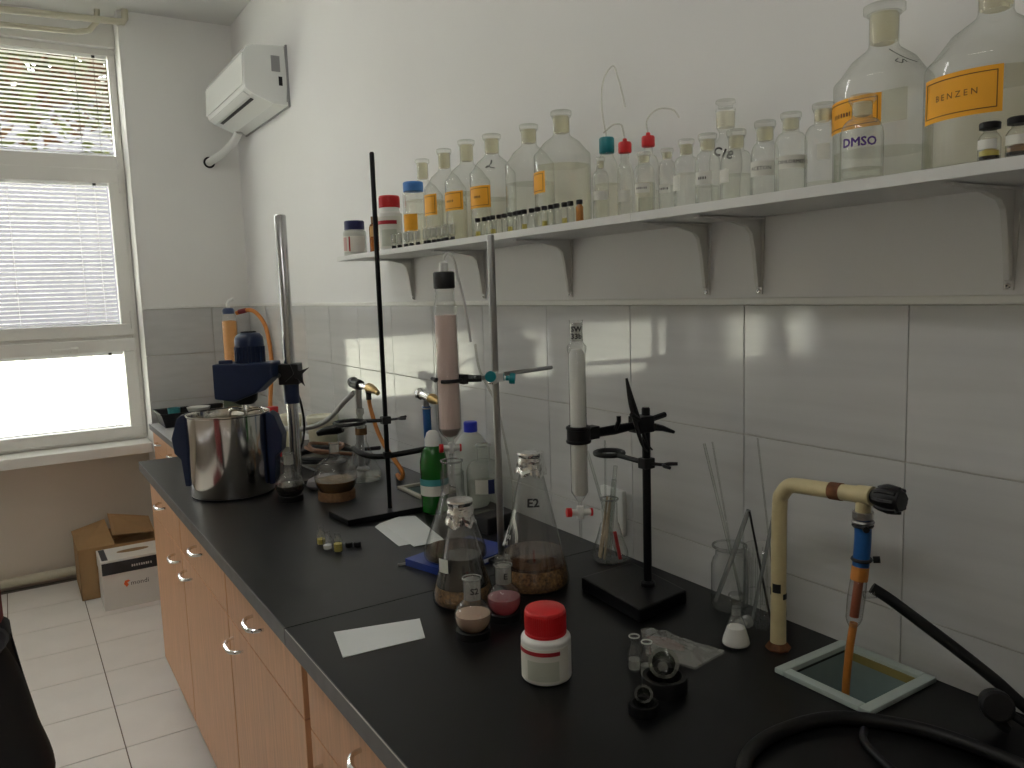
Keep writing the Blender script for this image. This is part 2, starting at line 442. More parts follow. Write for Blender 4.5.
def window(n, x0, x1, cuts, detailed, label):
    """x0<x1; cuts: mullion x positions"""
    ys0, ys1 = 4.90, 4.97
    g = G()
    zs = [.735, 1.325, 2.255, 2.86]
    xs = [x0] + cuts + [x1]
    fwid = .035
    g.box(x0, x1, ys0, ys1, .735, .77).box(x0, x1, ys0, ys1, 2.825, 2.86)
    g.box(x0, x0 + fwid, ys0, ys1, .77, 2.825).box(x1 - fwid, x1, ys0, ys1, .77, 2.825)
    for c in cuts: g.box(c - .045, c + .045, ys0, ys1, .77, 2.825)
    for a, b in zip(xs, xs[1:]):
        a2 = a + (fwid if a == x0 else .045); b2 = b - (fwid if b == x1 else .045)
        g.box(a2, b2, ys0, ys1, 1.295, 1.345).box(a2, b2, ys0, ys1, 2.215, 2.30)
    w = struct('window_%d' % n, g, PVC, label, bevel=.004)
    for a, b in zip(xs, xs[1:]):
        a2 = a + (fwid if a == x0 else .045); b2 = b - (fwid if b == x1 else .045)
        for r, (z0, z1) in enumerate(((.77, 1.295), (1.345, 2.215), (2.30, 2.825))):
            par = w; ya = 4.93
            X0, X1, Z0, Z1 = a2, b2, z0, z1
            if r < 2:
                s = .058 if r == 0 else .06
                q = G().box(X0 - .012, X1 + .012, 4.885, 4.935, Z0 - .02, Z0 + s - .015).box(X0 - .012, X1 + .012, 4.885, 4.935, Z1 - s, Z1 + .012)
                q.box(X0 - .012, X0 + s - .01, 4.885, 4.935, Z0 + s - .015, Z1 - s).box(X1 - s + .01, X1 + .012, 4.885, 4.935, Z0 + s - .015, Z1 - s)
                par = part('sash', q, PVC, w, bevel=.004)
                X0 += s - .01; X1 -= s - .01; Z0 += s - .015; Z1 -= s
            part('pane', G().box(X0 - .004, X1 + .004, ya, ya + .006, Z0 - .004, Z1 + .004), PANE, par)
            # venetian blind in front of the pane
            tilt = R_(-16)
            me = mk(G().prism([(-.0105, 0), (-.004, .0016), (.004, .0016), (.0105, 0), (.004, .0008), (-.004, .0008)], X0 + .006, X1 - .010, RX(tilt) @ Matrix(((0, 0, 1, 0), (1, 0, 0, 0), (0, 1, 0, 0), (0, 0, 0, 1)))), 'slat')
            me.materials.append(SLAT)
            zz = Z1 - .03; allg = G()
            while zz > Z0 + .018:
                if detailed:
                    o = part('slat', me, SLAT, par); o.location = (0, 4.914, zz)
                else:
                    allg.add([v.co for v in me.vertices], [p.vertices for p in me.polygons], T3(0, 4.914, zz))
                zz -= .0222
            if not detailed: part('blind_slats', allg, SLAT, par, stuff=True)
            part('blind_rail', G().box(X0 + .004, X1 - .004, 4.903, 4.926, Z1 - .016, Z1 - .001), SLAT, par)
            part('blind_rail', G().box(X0 + .006, X1 - .008, 4.905, 4.922, Z0 + .004, Z0 + .012), SLAT, par)
            for cx in (X1 - .07, X1 - .16, (X0 + X1) / 2):
                part('blind_cord', G().tube([(cx, 4.902, Z1 - .01), (cx, 4.902, Z0 + .01)], .0011, 5), DKIRON if r != 1 else PVC, par)
            part('blind_clip', G().box(X1 - .078, X1 - .062, 4.898, 4.904, Z1 - .017, Z1 - .004), BLACKP, par)
        # handle on the low sash, hinges of the mid sash
        hx = b2 - .29 if detailed else (a2 + b2) / 2
        h = part('handle', G().box(hx - .02, hx + .02, 4.868, 4.886, 1.245, 1.275).box(hx - .11, hx + .02, 4.858, 4.872, 1.254, 1.270), PVC, w, bevel=.003)
        part('hinge', G().box(b2 - .002, b2 + .016, 4.876, 4.9, 1.36, 1.46).box(b2 - .002, b2 + .016, 4.876, 4.9, 2.10, 2.20), PVC, w, bevel=.003)
    return w
window(1, -2.35, -.572, [-1.70], True, 'white framed window with venetian blinds above the sill')
window(2, -3.72, -2.47, [], False, 'white framed window with blinds farther along the wall')
window(3, -5.5, -4.1, [-4.8], False, 'white framed window with blinds by the left wall')

# heating pipes
solo('heating_pipe', G().tube([(-3.0, 4.68, 2.86), (-.60, 4.68, 2.945), (-.545, 4.68, 2.947), (-.535, 4.68, 2.965), (-.533, 4.68, 3.012)], .017, 12), CREAMP,
     'cream heating pipe running under the ceiling above the window', 'pipe', group=None)
MATS['cream_pipe'] = pbr('cream_pipe_paint', (.60, .57, .45), .45)
bpy.data.objects['heating_pipe'].data.materials[0] = MATS['cream_pipe']
solo('heating_pipe', G().tube([(-3.0, 4.74, 2.815), (-.76, 4.74, 2.885), (-.70, 4.74, 2.90), (-.66, 4.74, 2.95), (-.655, 4.74, 3.012)], .014, 12), MATS['cream_pipe'],
     'thinner cream heating pipe just below and behind the upper one', 'pipe')
solo('heating_pipe', G().tube([(-5.4, 4.875, .052), (-.60, 4.875, .052)], .024, 14), MATS['cream_pipe'],
     'thick cream pipe along the floor under the window', 'pipe')

# ------------------------------------------------------------------ outdoors
solo('lawn', G().add([(-40, 5.12, -.3), (40, 5.12, -.3), (40, 21, 1.0), (-40, 21, 1.0), (-40, 5.12, -.6), (40, 5.12, -.6), (40, 21, .7), (-40, 21, .7)],
     [(0, 1, 2, 3), (7, 6, 5, 4), (0, 4, 5, 1), (1, 5, 6, 2), (2, 6, 7, 3), (3, 7, 4, 0)]), GRASS, 'bright lawn outside the window', 'lawn')['kind'] = 'structure'
del bpy.data.objects['lawn']['category']
fac = thing('building', 'grey house beyond the lawn outside the window', 'building', (0, 21, .8))
part('wall', G().box(-30, 30, 0, 6, 0, 5.4), FACADE, fac)
part('roof', G().prism([(-.4, 5.4), (6.4, 5.4), (3, 6.6)], -30.4, 30.4, Matrix(((0, 0, 1, 0), (1, 0, 0, 0), (0, 1, 0, 0), (0, 0, 0, 1)))), BARK, fac)
for kx, (tx, ty, lab) in enumerate(((.6, 12.5, 'tree with rust and olive leaves nearest the corner window'), (-8.2, 13.5, 'tree with olive leaves left of the nearer tree'))):
    t = thing('tree', lab, 'tree', (tx, ty, .25))
    tg = G().tube([(0, 0, 0), (.1, 0, 1.8), (-.05, .05, 4.2), (.1, 0, 6.2)], [.22, .17, .12, .05], 9, smooth=4)
    for k in range(9):
        a = k * 2.4; z = 3.6 + k * .28
        tg.tube([(0, 0, z), (1.1 * math.cos(a), 1.1 * math.sin(a), z + .5), (2.1 * math.cos(a), 2.1 * math.sin(a), z + .6)], [.06, .035, .012], 6, smooth=3)
    part('trunk', tg, BARK, t)
    for m_, nl in ((LEAF, 9000), (LEAFR, 3500)):
        lg = G(); rnd = random.Random(3 + kx)
        for k in range(nl):
            a = rnd.uniform(0, 2 * PI); q = 3.2 * rnd.random() ** .45; h = rnd.gauss(0, 1)
            c = (q * math.cos(a), q * math.sin(a), 5.15 + h * .62 - .05 * q * q * rnd.random())
            if c[2] < 3.8 - .25 * rnd.random(): continue
            M = T3(*c) @ RZ(rnd.uniform(0, 6)) @ RX(rnd.uniform(-1.2, 1.2)) @ RY(rnd.uniform(-1, 1))
            s = rnd.uniform(.09, .17)
            lg.add([(-s, 0, 0), (0, -s * .5, .01), (s, 0, 0), (0, s * .5, .01)], [(0, 1, 2, 3)], M)
        part('foliage', lg, m_, t, stuff=True)

# ------------------------------------------------------------------ ceiling lamps
for (lx, ly, lab) in ((-1.5, .5, 'fluorescent ceiling lamp nearest the camera end of the bench'), (-1.5, 3.1, 'fluorescent ceiling lamp between bench and window')):
    t = thing('ceiling_lamp', lab, 'lamp', (lx, ly, CZ), group='ceiling lamps')
    part('housing', G().box(-.09, .09, -.62, .62, -.05, 0), WHITEP, t, bevel=.005)
    for s in (-.05, .05):
        part('lamp_tube', G().tube([(s, -.6, -.075), (s, .6, -.075)], .014, 10), TUBE_L, t)
    for s in (-.6, .6):
        part('socket', G().box(-.075, .075, s - .012, s + .012, -.092, -.05), WHITEP, t)

# ------------------------------------------------------------------ base cabinets
XD = -.785
def handle_geo(y, z, w=.046, d=.028):
    pts = [(XD + .002, y - w, z), (XD - d * .55, y - w * .93, z - .001), (XD - d * .95, y - w * .5, z - .003), (XD - d, y, z - .004), (XD - d * .95, y + w * .5, z - .003), (XD - d * .55, y + w * .93, z - .001), (XD + .002, y + w, z)]
    return G().tube(pts, [.0042, .0045, .0055, .006, .0055, .0045, .0042], 8, smooth=4)
def cabinet(y0, y1, hy, label):
    t = thing('base_cabinet', label, 'cabinet', (0, 0, 0), group='wooden base cabinets under the black worktop')
    part('body', G().box(-.765, -.21, y0 + .003, y1 - .003, .11, .834), WOOD, t)
    d = part('door', G().box(XD, -.766, y0 + .0025, y1 - .0025, .11, .6965), WOOD, t, bevel=.0015)
    part('handle', handle_geo(hy, .655), CHROME, d, label='chrome bow handle')
    d = part('drawer', G().box(XD, -.766, y0 + .0025, y1 - .0025, .7005, .833), WOOD, t, bevel=.0015)
    part('handle', handle_geo((y0 + y1) / 2, .787), CHROME, d, label='chrome bow handle')
    for x in (-.72, -.09):
        for y in (y0 + .06, y1 - .06):
            part('leg', G().lathe([(0, 0), (.022, 0), (.022, .012), (.013, .02), (.013, .1105), (0, .1105)], 14, T3(x, y, 0)), BLACKP, t)
    return t
cabinet(2.694, 3.29, 2.775, 'wooden cabinet with drawer at the window end of the bench')
cabinet(2.064, 2.690, 2.575, 'wooden cabinet with drawer, second from the window end')
cabinet(1.438, 2.060, 1.965, 'wooden cabinet with drawer, third from the window end')
cabinet(.785, 1.408, 1.30, 'wooden cabinet with drawer nearest the camera, beyond a dark gap')
cabinet(.155, .780, .67, 'wooden cabinet with drawer beside the sink, out at the near end')
# the lower cabinet by the window
t = thing('base_cabinet', 'low wooden cabinet with grey top standing by the window pier', 'cabinet', (0, 0, 0))
part('body', G().box(-.553, -.03, 3.47, 4.68, .10, .812), WOOD, t)
part('top', G().box(-.585, -.012, 3.462, 4.685, .814, .845), GREYTOP, t, bevel=.003)
part('top_edge', G().box(-.5875, -.585, 3.462, 4.685, .816, .843), EDGEM, t)
for (y0, y1, zc) in ((4.28, 4.675, .76), (3.88, 4.275, .76), (3.475, 3.875, .76)):
    d = part('drawer', G().box(-.572, -.554, y0, y1, .70, .811), WOOD, t, bevel=.0015)
    part('handle', G().tube([(-.571, (y0 + y1) / 2 - .045, zc), (-.592, (y0 + y1) / 2 - .035, zc), (-.598, (y0 + y1) / 2, zc), (-.592, (y0 + y1) / 2 + .035, zc), (-.571, (y0 + y1) / 2 + .045, zc)], .005, 8, smooth=4), CHROME, d)
    d = part('door', G().box(-.572, -.554, y0, y1, .10, .696), WOOD, t, bevel=.0015)
    part('handle', G().tube([(-.571, y1 - .13, .65), (-.592, y1 - .12, .65), (-.598, y1 - .085, .65), (-.592, y1 - .05, .65), (-.571, y1 - .04, .65)], .005, 8, smooth=4), CHROME, d)
for x in (-.5, -.09):
    for y in (3.53, 4.62): part('leg', G().box(x - .02, x + .02, y - .02, y + .02, 0, .10), BLACKP, t)

# ------------------------------------------------------------------ worktops (with cut-outs for the drip sinks)
WZ = .871
def slab(x0, x1, y0, y1, z0, z1, h):
    g = G(); hx0, hx1, hy0, hy1 = h
    xs = [x0, hx0, hx1, x1]; ys = [y0, hy0, hy1, y1]
    v = [(x, y, z) for z in (z0, z1) for y in ys for x in xs]
    id = lambda i, j, k: k * 16 + j * 4 + i
    f = []
    for i in range(3):
        for j in range(3):
            if i == 1 and j == 1: continue
            f.append((id(i, j, 0), id(i, j + 1, 0), id(i + 1, j + 1, 0), id(i + 1, j, 0)))
            f.append((id(i, j, 1), id(i + 1, j, 1), id(i + 1, j + 1, 1), id(i, j + 1, 1)))
    for i in range(3):
        f.append((id(i, 0, 0), id(i + 1, 0, 0), id(i + 1, 0, 1), id(i, 0, 1)))
        f.append((id(i, 3, 0), id(i, 3, 1), id(i + 1, 3, 1), id(i + 1, 3, 0)))
        f.append((id(0, i, 0), id(0, i, 1), id(0, i + 1, 1), id(0, i + 1, 0)))
        f.append((id(3, i, 0), id(3, i + 1, 0), id(3, i + 1, 1), id(3, i, 1)))
    for (a, b) in (((1, 1), (2, 1)), ((2, 1), (2, 2)), ((2, 2), (1, 2)), ((1, 2), (1, 1))):
        f.append((id(*a, 0), id(*b, 0), id(*b, 1), id(*a, 1)))
    return g.add(v, f)
t = thing('worktop', 'black laminate worktop section nearest the camera with the drip sink', 'worktop', group='black worktop sections')
part('top', slab(-.797, -.0075, -.6, 1.4835, .8355, WZ, (-.176, -.034, .668, .802)), BLACKTOP, t)
part('front_edge', G().box(-.800, -.797, -.6, 1.4835, .8355, WZ - .0005), EDGEM, t)
wg = G()
rnd = random.Random(5); y = -.4
while y < 1.475:
    l = rnd.uniform(.03, .12); w = rnd.uniform(.0007, .0018)
    wg.box(-.8003, -.8003 + w, y, min(y + l, 1.48), WZ - .001, WZ + .0003); y += l
part('worn_edge', wg, WORN, t, label='pale worn front arris')
t = thing('worktop', 'black scuffed laminate worktop section running to the window end', 'worktop', group='black worktop sections')
part('top', slab(-.797, -.0075, 1.487, 3.45, .8355, WZ, (-.152, -.045, 2.20, 2.345)), SCUFFTOP, t)
part('front_edge', G().box(-.800, -.797, 1.487, 3.45, .8355, WZ - .0005), EDGEM, t)

def drip_sink(x0, x1, y0, y1, fwid, d, label):
    t = thing('drip_sink', label, 'sink', ((x0 + x1) / 2, (y0 + y1) / 2, WZ))
    a, b = (x1 - x0) / 2, (y1 - y0) / 2
    part('rim', G().box(-a, a, -b, -b + fwid, .0003, .009).box(-a, a, b - fwid, b, .0003, .009).box(-a, -a + fwid, -b + fwid, b - fwid, .0003, .009).box(a - fwid, a, -b + fwid, b - fwid, .0003, .009), CERAM, t, bevel=.002)
    i, j = a - fwid + .001, b - fwid + .001
    i2, j2 = i * .8, j * .8
    v = [(-i, -j, .004), (i, -j, .004), (i, j, .004), (-i, j, .004), (-i2, -j2, -d), (i2, -j2, -d), (i2, j2, -d), (-i2, j2, -d)]
    part('basin', G().add(v, [(4, 5, 6, 7), (0, 1, 5, 4), (1, 2, 6, 5), (2, 3, 7, 6), (3, 0, 4, 7)]), BASIN, t)
    part('rust_band', G().box(i - .004, i - .0005, -j + .004, j - .004, -.010, .003), OLIVE, t)
    part('drain', G().lathe([(0, .0), (.016, 0), (.016, .004), (.009, .003), (0, .002)], 18, T3(0, 0, -d)), STEEL, t)
    return t
drip_sink(-.192, -.016, .650, .820, .018, .10, 'pale blue-grey ceramic drip sink set in the near worktop')
drip_sink(-.166, -.030, 2.185, 2.36, .015, .07, 'small cream-rimmed drip sink behind the green bottle')
bpy.data.objects['rim.001'].data.materials[0] = pbr('sink_cream', (.42, .40, .33), .4)

# ------------------------------------------------------------------ shelf and brackets
SZ = 1.642
solo('shelf_board', G().box(-.196, -.001, 1.1535, 2.712, 1.626, SZ), SHELFM, 'white shelf board carrying the orange-labelled bottles, window end', 'shelf', bevel=.001)
solo('shelf_board', G().box(-.196, -.001, -.4, 1.1525, 1.626, SZ), SHELFM, 'white shelf board carrying the small and the two biggest bottles', 'shelf', bevel=.001)
SCREWS = ('first shelf bracket at the window end', 'second shelf bracket from the window end', 'third shelf bracket from the window end, left of the white column',
          'fourth shelf bracket, left one of the close pair', 'fifth shelf bracket, right one of the close pair', 'shelf bracket nearest the camera, under the biggest bottles')
for k, y in enumerate((2.51, 2.03, 1.605, 1.147, 1.0145, .574)):
    t = thing('shelf_bracket', 'grey pressed steel ' + SCREWS[k], 'bracket', (0, y, 1.6255), group='steel shelf brackets')
    w = .0125
    b = G()
    # wall leg, top leg (tapering), and pressed web
    b.add([(-.0008, -w, -.002), (-.0008, w, -.002), (-.0008, w * .55, -.142), (-.0008, -w * .55, -.142), (-.0035, -w, -.002), (-.0035, w, -.002), (-.0035, w * .55, -.142), (-.0035, -w * .55, -.142)],
          [(0, 1, 2, 3), (7, 6, 5, 4), (0, 4, 5, 1), (1, 5, 6, 2), (2, 6, 7, 3), (3, 7, 4, 0)])
    b.add([(-.001, -w, -.0008), (-.001, w, -.0008), (-.165, w * .55, -.0008), (-.165, -w * .55, -.0008), (-.001, -w, -.0035), (-.001, w, -.0035), (-.165, w * .55, -.0035), (-.165, -w * .55, -.0035)],
          [(0, 1, 2, 3), (7, 6, 5, 4), (0, 4, 5, 1), (1, 5, 6, 2), (2, 6, 7, 3), (3, 7, 4, 0)])
    part('bracket_plate', b, BRACK, t)
    web = [(-.003, -.003), (-.150, -.003), (-.08, -.0095), (-.04, -.018), (-.0275, -.030), (-.020, -.06), (-.010, -.128), (-.003, -.130)]
    part('web', G().prism(web, -.0045, .0045, Matrix(((1, 0, 0, 0), (0, 0, 1, 0), (0, 1, 0, 0), (0, 0, 0, 1)))), BRACK, t, bevel=.0015)
    for (yy, zz) in ((w * .62, -.030), (w * .1, -.136)):
        s = part('screw', G().lathe([(0, .0026), (.003, .0024), (.0048, .0005), (.0048, 0)], 12, AX((-.0035, yy, zz), (-1, 0, 0))), CHROME, t)
        part('slot', G().lathe([(0, .0003), (.0016, .0003), (.0016, 0)], 8, AX((-.0061, yy, zz), (-1, 0, 0))), INK, s)

# ------------------------------------------------------------------ glassware builders
_text = text_geo
def text_geo(body, size, bold=0.0):
    if not body.startswith('#'): return _text(body, size, bold)
    # print too small to read: a line of short ink marks
    g = G(); r = random.Random(len(body) * 7 + int(size * 1e5)); n = len(body); x = -n * size * .3
    for k in range(n):
        w = size * r.uniform(.2, .42); h = size * .34
        g.add([(x, -h, 0), (x + w, -h, 0), (x + w, h * r.uniform(.6, 1), 0), (x, h, 0)], [(0, 1, 2, 3)]); x += size * .6
    return g
def arc(cx, cz, r, a0, a1, n=8):
    return [(cx + r * math.cos(R_(a0 + (a1 - a0) * k / n)), cz + r * math.sin(R_(a0 + (a1 - a0) * k / n))) for k in range(n + 1)]
def bottle_prof(R, sh, nk, top, rn):
    p = [(0, .004), (R * .80, .001), (R * .93, 0)] + arc(R - R * .12, R * .12, R * .12, -80, 0, 4) + [(R, sh * .5), (R, sh)]
    # shoulder: rounded, then straight slope, then the fillet of the neck
    p += [(R * .985, sh + (nk - sh) * .06), (R * .94, sh + (nk - sh) * .13), (R * .86, sh + (nk - sh) * .23), (R * .5 + rn * .5, sh + (nk - sh) * .62), (rn * 1.16, sh + (nk - sh) * .92), (rn * 1.03, nk)]
    return p
def small_prof(R, sh, nk, rn):
    p = [(0, .004), (R * .80, .001)] + arc(R - R * .15, R * .15, R * .15, -80, 0, 4) + [(R, sh * .5), (R, sh)]
    n = 6
    for k in range(1, n + 1):
        a = k / n * PI / 2
        p.append((rn * 1.05 + (R - rn * 1.05) * math.cos(a), sh + (nk - sh) * math.sin(a)))
    return p
def inner(R, lv, top_r=None): return [(0, .006), (R - .005, .006), (R - .0025, .010), ((top_r or R) - .0025, lv), (0, lv)]
def angs(x, y, u0, u1):
    a = face_ang(x, y); return a + math.asin(max(-1, u0)), a + math.asin(min(1, u1))
SHELF_GRP = 'glass bottles on the shelf'
def reagent_bottle(x, y, R, sh, nk, top, sr, label, liq=None, orange=None, white=None, small=False, rn=None, body=None, group=SHELF_GRP, name='reagent_bottle', stop=True, z=SZ):
    t = thing(name, label, 'bottle', (x, y, z), group=group)
    rn = rn or sr * .78
    top0 = top
    prof = small_prof(R, sh, nk, rn) if small else bottle_prof(R, sh, nk, top, rn)
    th = min(.012, (top - nk) * .3)
    prof += [(rn, nk + .003), (rn, top - th - .004), (rn * 1.14, top - th - .003), (rn * 1.16, top - th - .0005), (rn * .98, top - th)]
    part('body', G().lathe(prof, 36), body or GLASS, t)
    if liq:
        lv, lm = liq
        if lv <= sh: lp = inner(R, lv)
        else:
            lp = [(0, .006), (R - .005, .006), (R - .0025, .010), (R - .0025, sh), ((R * .6 + rn * .4), lv), (0, lv)]
        part('liquid', G().lathe(lp, 32), lm, t)
    if stop:
        s = part('stopper', G().lathe([(0, top), (sr * .9, top), (sr, top - .0015), (sr, top - th + .0015), (sr * .9, top - th), (rn * .88, top - th - .0003), (0, top - th - .0003)], 28), GLASS, t)
        part('ground_plug', G().lathe([(rn * .9, top - th - .0004), (rn * .72, nk + .004), (0, nk + .004), ], 24), FROST, s)
        part('ground_neck', G().lathe([(rn * .965, top - th - .003), (rn * .93, nk + .006)], 24), FROST, t)
    if orange:
        u0, u1, z0, z1, txt, ts = orange
        a0, a1 = angs(x, y, u0, u1)
        l = part('label', G().sector(R + .0006, a0, a1, z0, z1), LABELO, t, label='orange paper label')
        m_ = (z1 - z0) * .10; da = m_ / R; w = .0011
        b = G().sector(R + .0011, a0 + da, a1 - da, z0 + m_, z0 + m_ + w).sector(R + .0011, a0 + da, a1 - da, z1 - m_ - w, z1 - m_)
        b.sector(R + .0011, a0 + da, a0 + da + w / R, z0 + m_ + w, z1 - m_ - w, 2).sector(R + .0011, a1 - da - w / R, a1 - da, z0 + m_ + w, z1 - m_ - w, 2)
        part('label_border', b, INKBR, l)
        if txt: as_part('lettering', wrap(text_geo(txt, ts), R + .0008, (a0 + a1) / 2, (z0 + z1) / 2), INKBR, l)
    if white:
        u0, u1, z0, z1, txt, ts = white
        a0, a1 = angs(x, y, u0, u1)
        l = part('label', G().sector(R + .0006, a0, a1, z0, z1), LABELW, t, label='pale paper label')
        if txt: as_part('lettering', wrap(text_geo(txt, ts), R + .0008, (a0 + a1) / 2, (z0 + z1) / 2), INK, l)
    return t

# ------------------------------------------------------------------ the shelf, from the window end to the camera
# jar with navy cap
t = thing('pill_jar', 'white jar with navy screw cap at the window end of the shelf', 'jar', (-.150, 2.648, SZ))
part('body', G().lathe(small_prof(.040, .074, .088, .030) + [(.030, .092), (0, .092)], 28), HDPE, t)
part('cap', G().lathe([(.0345, .088), (.0345, .116), (.032, .119), (0, .119)], 28), NAVYC, t)
a = face_ang(-.15, 2.648)
l = part('label', G().sector(.0406, a - 1.3, a + .9, .012, .066), LABELW, t)
part('label_stripe', G().sector(.0411, a - 1.2, a - .75, .016, .062, 4), pbr('pale_pink_print', (.62, .40, .38), .7), l)
part('label_stripe', G().sector(.0411, a - .55, a - .42, .014, .064, 4), INKR, l)
t = thing('amber_bottle', 'small amber bottle behind the tall black rod on the shelf', 'bottle', (-.105, 2.575, SZ))
part('body', G().lathe(small_prof(.020, .085, .105, .010) + [(.010, .108)], 24), AMBER, t)
part('cap', G().lathe([(.0125, .106), (.0125, .128), (0, .129)], 20), pbr('amber_cap', (.20, .10, .03), .5), t)
part('label', G().sector(.0205, face_ang(-.105, 2.575) - 1, face_ang(-.105, 2.575) + 1, .06, .095), pbr('tan_label', (.50, .30, .10), .7), t)
# white bottle, red cap, on the shelf
def red_cap_bottle(x, y, z, R, hb, rc, hc0, hc1, label, stripe, cat='bottle'):
    t = thing('plastic_bottle', label, cat, (x, y, z))
    part('body', G().lathe([(0, .003), (R * .8, 0)] + arc(R * .88, R * .12, R * .12, -80, 0, 4) + [(R, hb * .86)] + arc(R * .84, hb * .86, R * .16, 0, 80, 5) + [(rc * .9, hb), (rc * .88, hc0 + .004), (0, hc0 + .004)], 40), WHITEP, t)
    n = 60; g = G(); v = []; f = []
    g.lathe([(rc * .95, hc0), (rc, hc0 + .002), (rc, hc0 + .006), (rc * .985, hc0 + .0065), (rc * .97, hc1 - .004), (rc * .94, hc1 - .001), (rc * .90, hc1), (0, hc1 - .0005)], 40)
    for k in range(n):
        aa = 2 * PI * k / n
        g.cbox((rc * .98, 0, (hc0 + hc1) / 2 + .001), (rc * .035, rc * .045, (hc1 - hc0) - .014), RZ(aa))
    part('cap', g, REDP, t, label='red ribbed screw cap')
    a = face_ang(x, y)
    l = part('label', G().sector(R + .0005, a - 1.35, a + 1.0, hb * .07, hb * .80, 24), LABELW, t)
    part('label_stripe', G().sector(R + .0010, a - 1.35, a + .55, hb * stripe, hb * (stripe + .085), 24), INKR, l)
    part('label_print', G().sector(R + .0010, a - .8, a + .5, hb * .12, hb * (stripe - .12), 16), pbr('label_grey_print_' + str(len(MATS)), (.55, .58, .50), .7), l)
    return t
red_cap_bottle(-.12, 2.412, SZ, .0385, .139, .034, .140, .178, 'white plastic bottle with red cap on the shelf behind the black rod', .62)
# blue capped bottle
t = thing('plastic_bottle', 'clear bottle with bright blue cap and orange label on the shelf', 'bottle', (-.135, 2.200, SZ))
part('body', G().lathe(small_prof(.0325, .155, .166, .024) + [(.024, .170), (0, .170)], 28), GLASS, t)
part('liquid', G().lathe(inner(.0325, .10), 24), LYEL, t)
part('cap', G().lathe([(.0305, .166), (.0305, .191), (.028, .194), (0, .194)], 28), LBLUE, t)
a0, a1 = angs(-.135, 2.20, -.95, .25)
part('label', G().sector(.0331, a0, a1, .048, .098), LABELO, t)
reagent_bottle(-.064, 2.275, .060, .165, .212, .276, .0225, 'glass bottle with stopper behind the blue-capped bottle', (.15, LYEL), None, rn=.0175)
reagent_bottle(-.10, 2.062, .0605, .158, .212, .270, .0215, 'stoppered glass bottle with narrow orange label, second orange label from the window', (.12, LYEL), (-1, -.42, .082, .140, None, 0), rn=.0175)
reagent_bottle(-.10, 1.932, .0625, .161, .212, .272, .0235, 'stoppered glass bottle with square orange label, third orange label from the window', (.13, LYEL), (-1, -.22, .082, .132, '######', .008), rn=.0185)
b8 = reagent_bottle(-.10, 1.799, .0600, .164, .212, .264, .0246, 'stoppered glass bottle with handwritten loop on its shoulder and an orange label', (.10, LCLEAR), (-.98, -.12, .075, .130, '#####', .008), rn=.0185)
reagent_bottle(-.09, 1.642, .0605, .165, .212, .260, .0232, 'unlabelled stoppered glass bottle left of the largest mid-shelf bottle', (.12, LCLEAR), rn=.0185)
reagent_bottle(-.10, 1.495, .0647, .163, .209, .262, .0240, 'stoppered glass bottle with yellowish liquid and a label seen edge-on, left of the teal cap', (.14, LYEL), (-1, -.60, .078, .125, None, 0), rn=.019)
a8 = face_ang(-.10, 1.799) - .15
lg = G().tube([(.0, .008, 0), (.004, .012, 0), (.006, .018, 0), (.003, .021, 0), (.002, .012, 0), (-.004, .002, 0), (-.009, .0, 0), (-.008, .004, 0), (-.002, .003, 0), (.006, -.001, 0), (.013, -.002, 0)], .0017, 6, smooth=5)
as_part('marker_sign', wrap(lg, .049, a8, .174, .002, slope=-.95), INK, b8)

# teal cap bottle etc.
t = thing('plastic_bottle', 'tall clear bottle with teal screw cap on the shelf', 'bottle', (-.075, 1.366, SZ))
part('body', G().lathe(bottle_prof(.029, .100, .146, .18, .0135) + [(.0135, .155), (0, .155)], 28), GLASS, t)
part('liquid', G().lathe(inner(.029, .085), 24), LYEL, t)
part('cap', G().lathe([(.0158, .150), (.0165, .152), (.0165, .180), (.0145, .183), (0, .183)], 24), TEAL, t)
part('outlet_tube', G().tube([(0, 0, .183), (-.005, .008, .25), (.004, .012, .305), (.006, -.018, .328), (.004, -.036, .30), (.004, -.050, .262), (.004, -.058, .235)], .0017, 8, smooth=6), TUBEP, t)
SMALL = 'small stoppered bottles on the shelf'
reagent_bottle(-.150, 1.296, .0165, .083, .100, .127, .0095, 'slim small bottle in front of the teal-capped bottle', (.05, LCLEAR), None, (-.9, .8, .040, .058, None, 0), True, group=SMALL)
def red_cap_flask(x, y, R, sh, nk, top, label, tube):
    t = thing('wash_bottle', label, 'bottle', (x, y, SZ))
    part('body', G().lathe(small_prof(R, sh, nk, .0085) + [(.0085, top - .02), (0, top - .02)], 28), GLASS, t)
    part('liquid', G().lathe(inner(R, sh * .6), 24), LCLEAR, t)
    c = part('cap', G().lathe([(.0128, top - .024), (.0135, top - .022), (.0135, top - .006), (.012, top - .003), (.005, top - .002), (.004, top + .004), (0, top + .004)], 24), REDP, t)
    part('outlet_tube', G().tube(tube, .0017, 8, smooth=6), TUBEP, t)
    a0, a1 = angs(x, y, -.9, .6)
    part('label', G().sector(R + .0005, a0, a1, sh * .45, sh * .75), LABELW, t)
red_cap_flask(-.118, 1.257, .0162, .075, .110, .155, 'small bottle with red cap beside the teal-capped bottle', [(0, 0, .158), (.0, .004, .175), (.006, .018, .190), (.012, .050, .196), (.02, .09, .188)])
red_cap_flask(-.068, 1.243, .0225, .094, .128, .168, 'bottle with the taller red cap, behind the pink-rimmed stopper', [(0, 0, .171), (.002, .006, .195), (.006, -.006, .210), (.008, -.030, .214), (.010, -.062, .205), (.010, -.078, .188)])
b13 = reagent_bottle(-.142, 1.174, .0196, .076, .094, .118, .0136, 'small bottle with pinkish stopper rim just in front of the taller red cap', (.06, LYEL), None, (-.85, .5, .040, .058, '######', .006), True, group=SMALL)
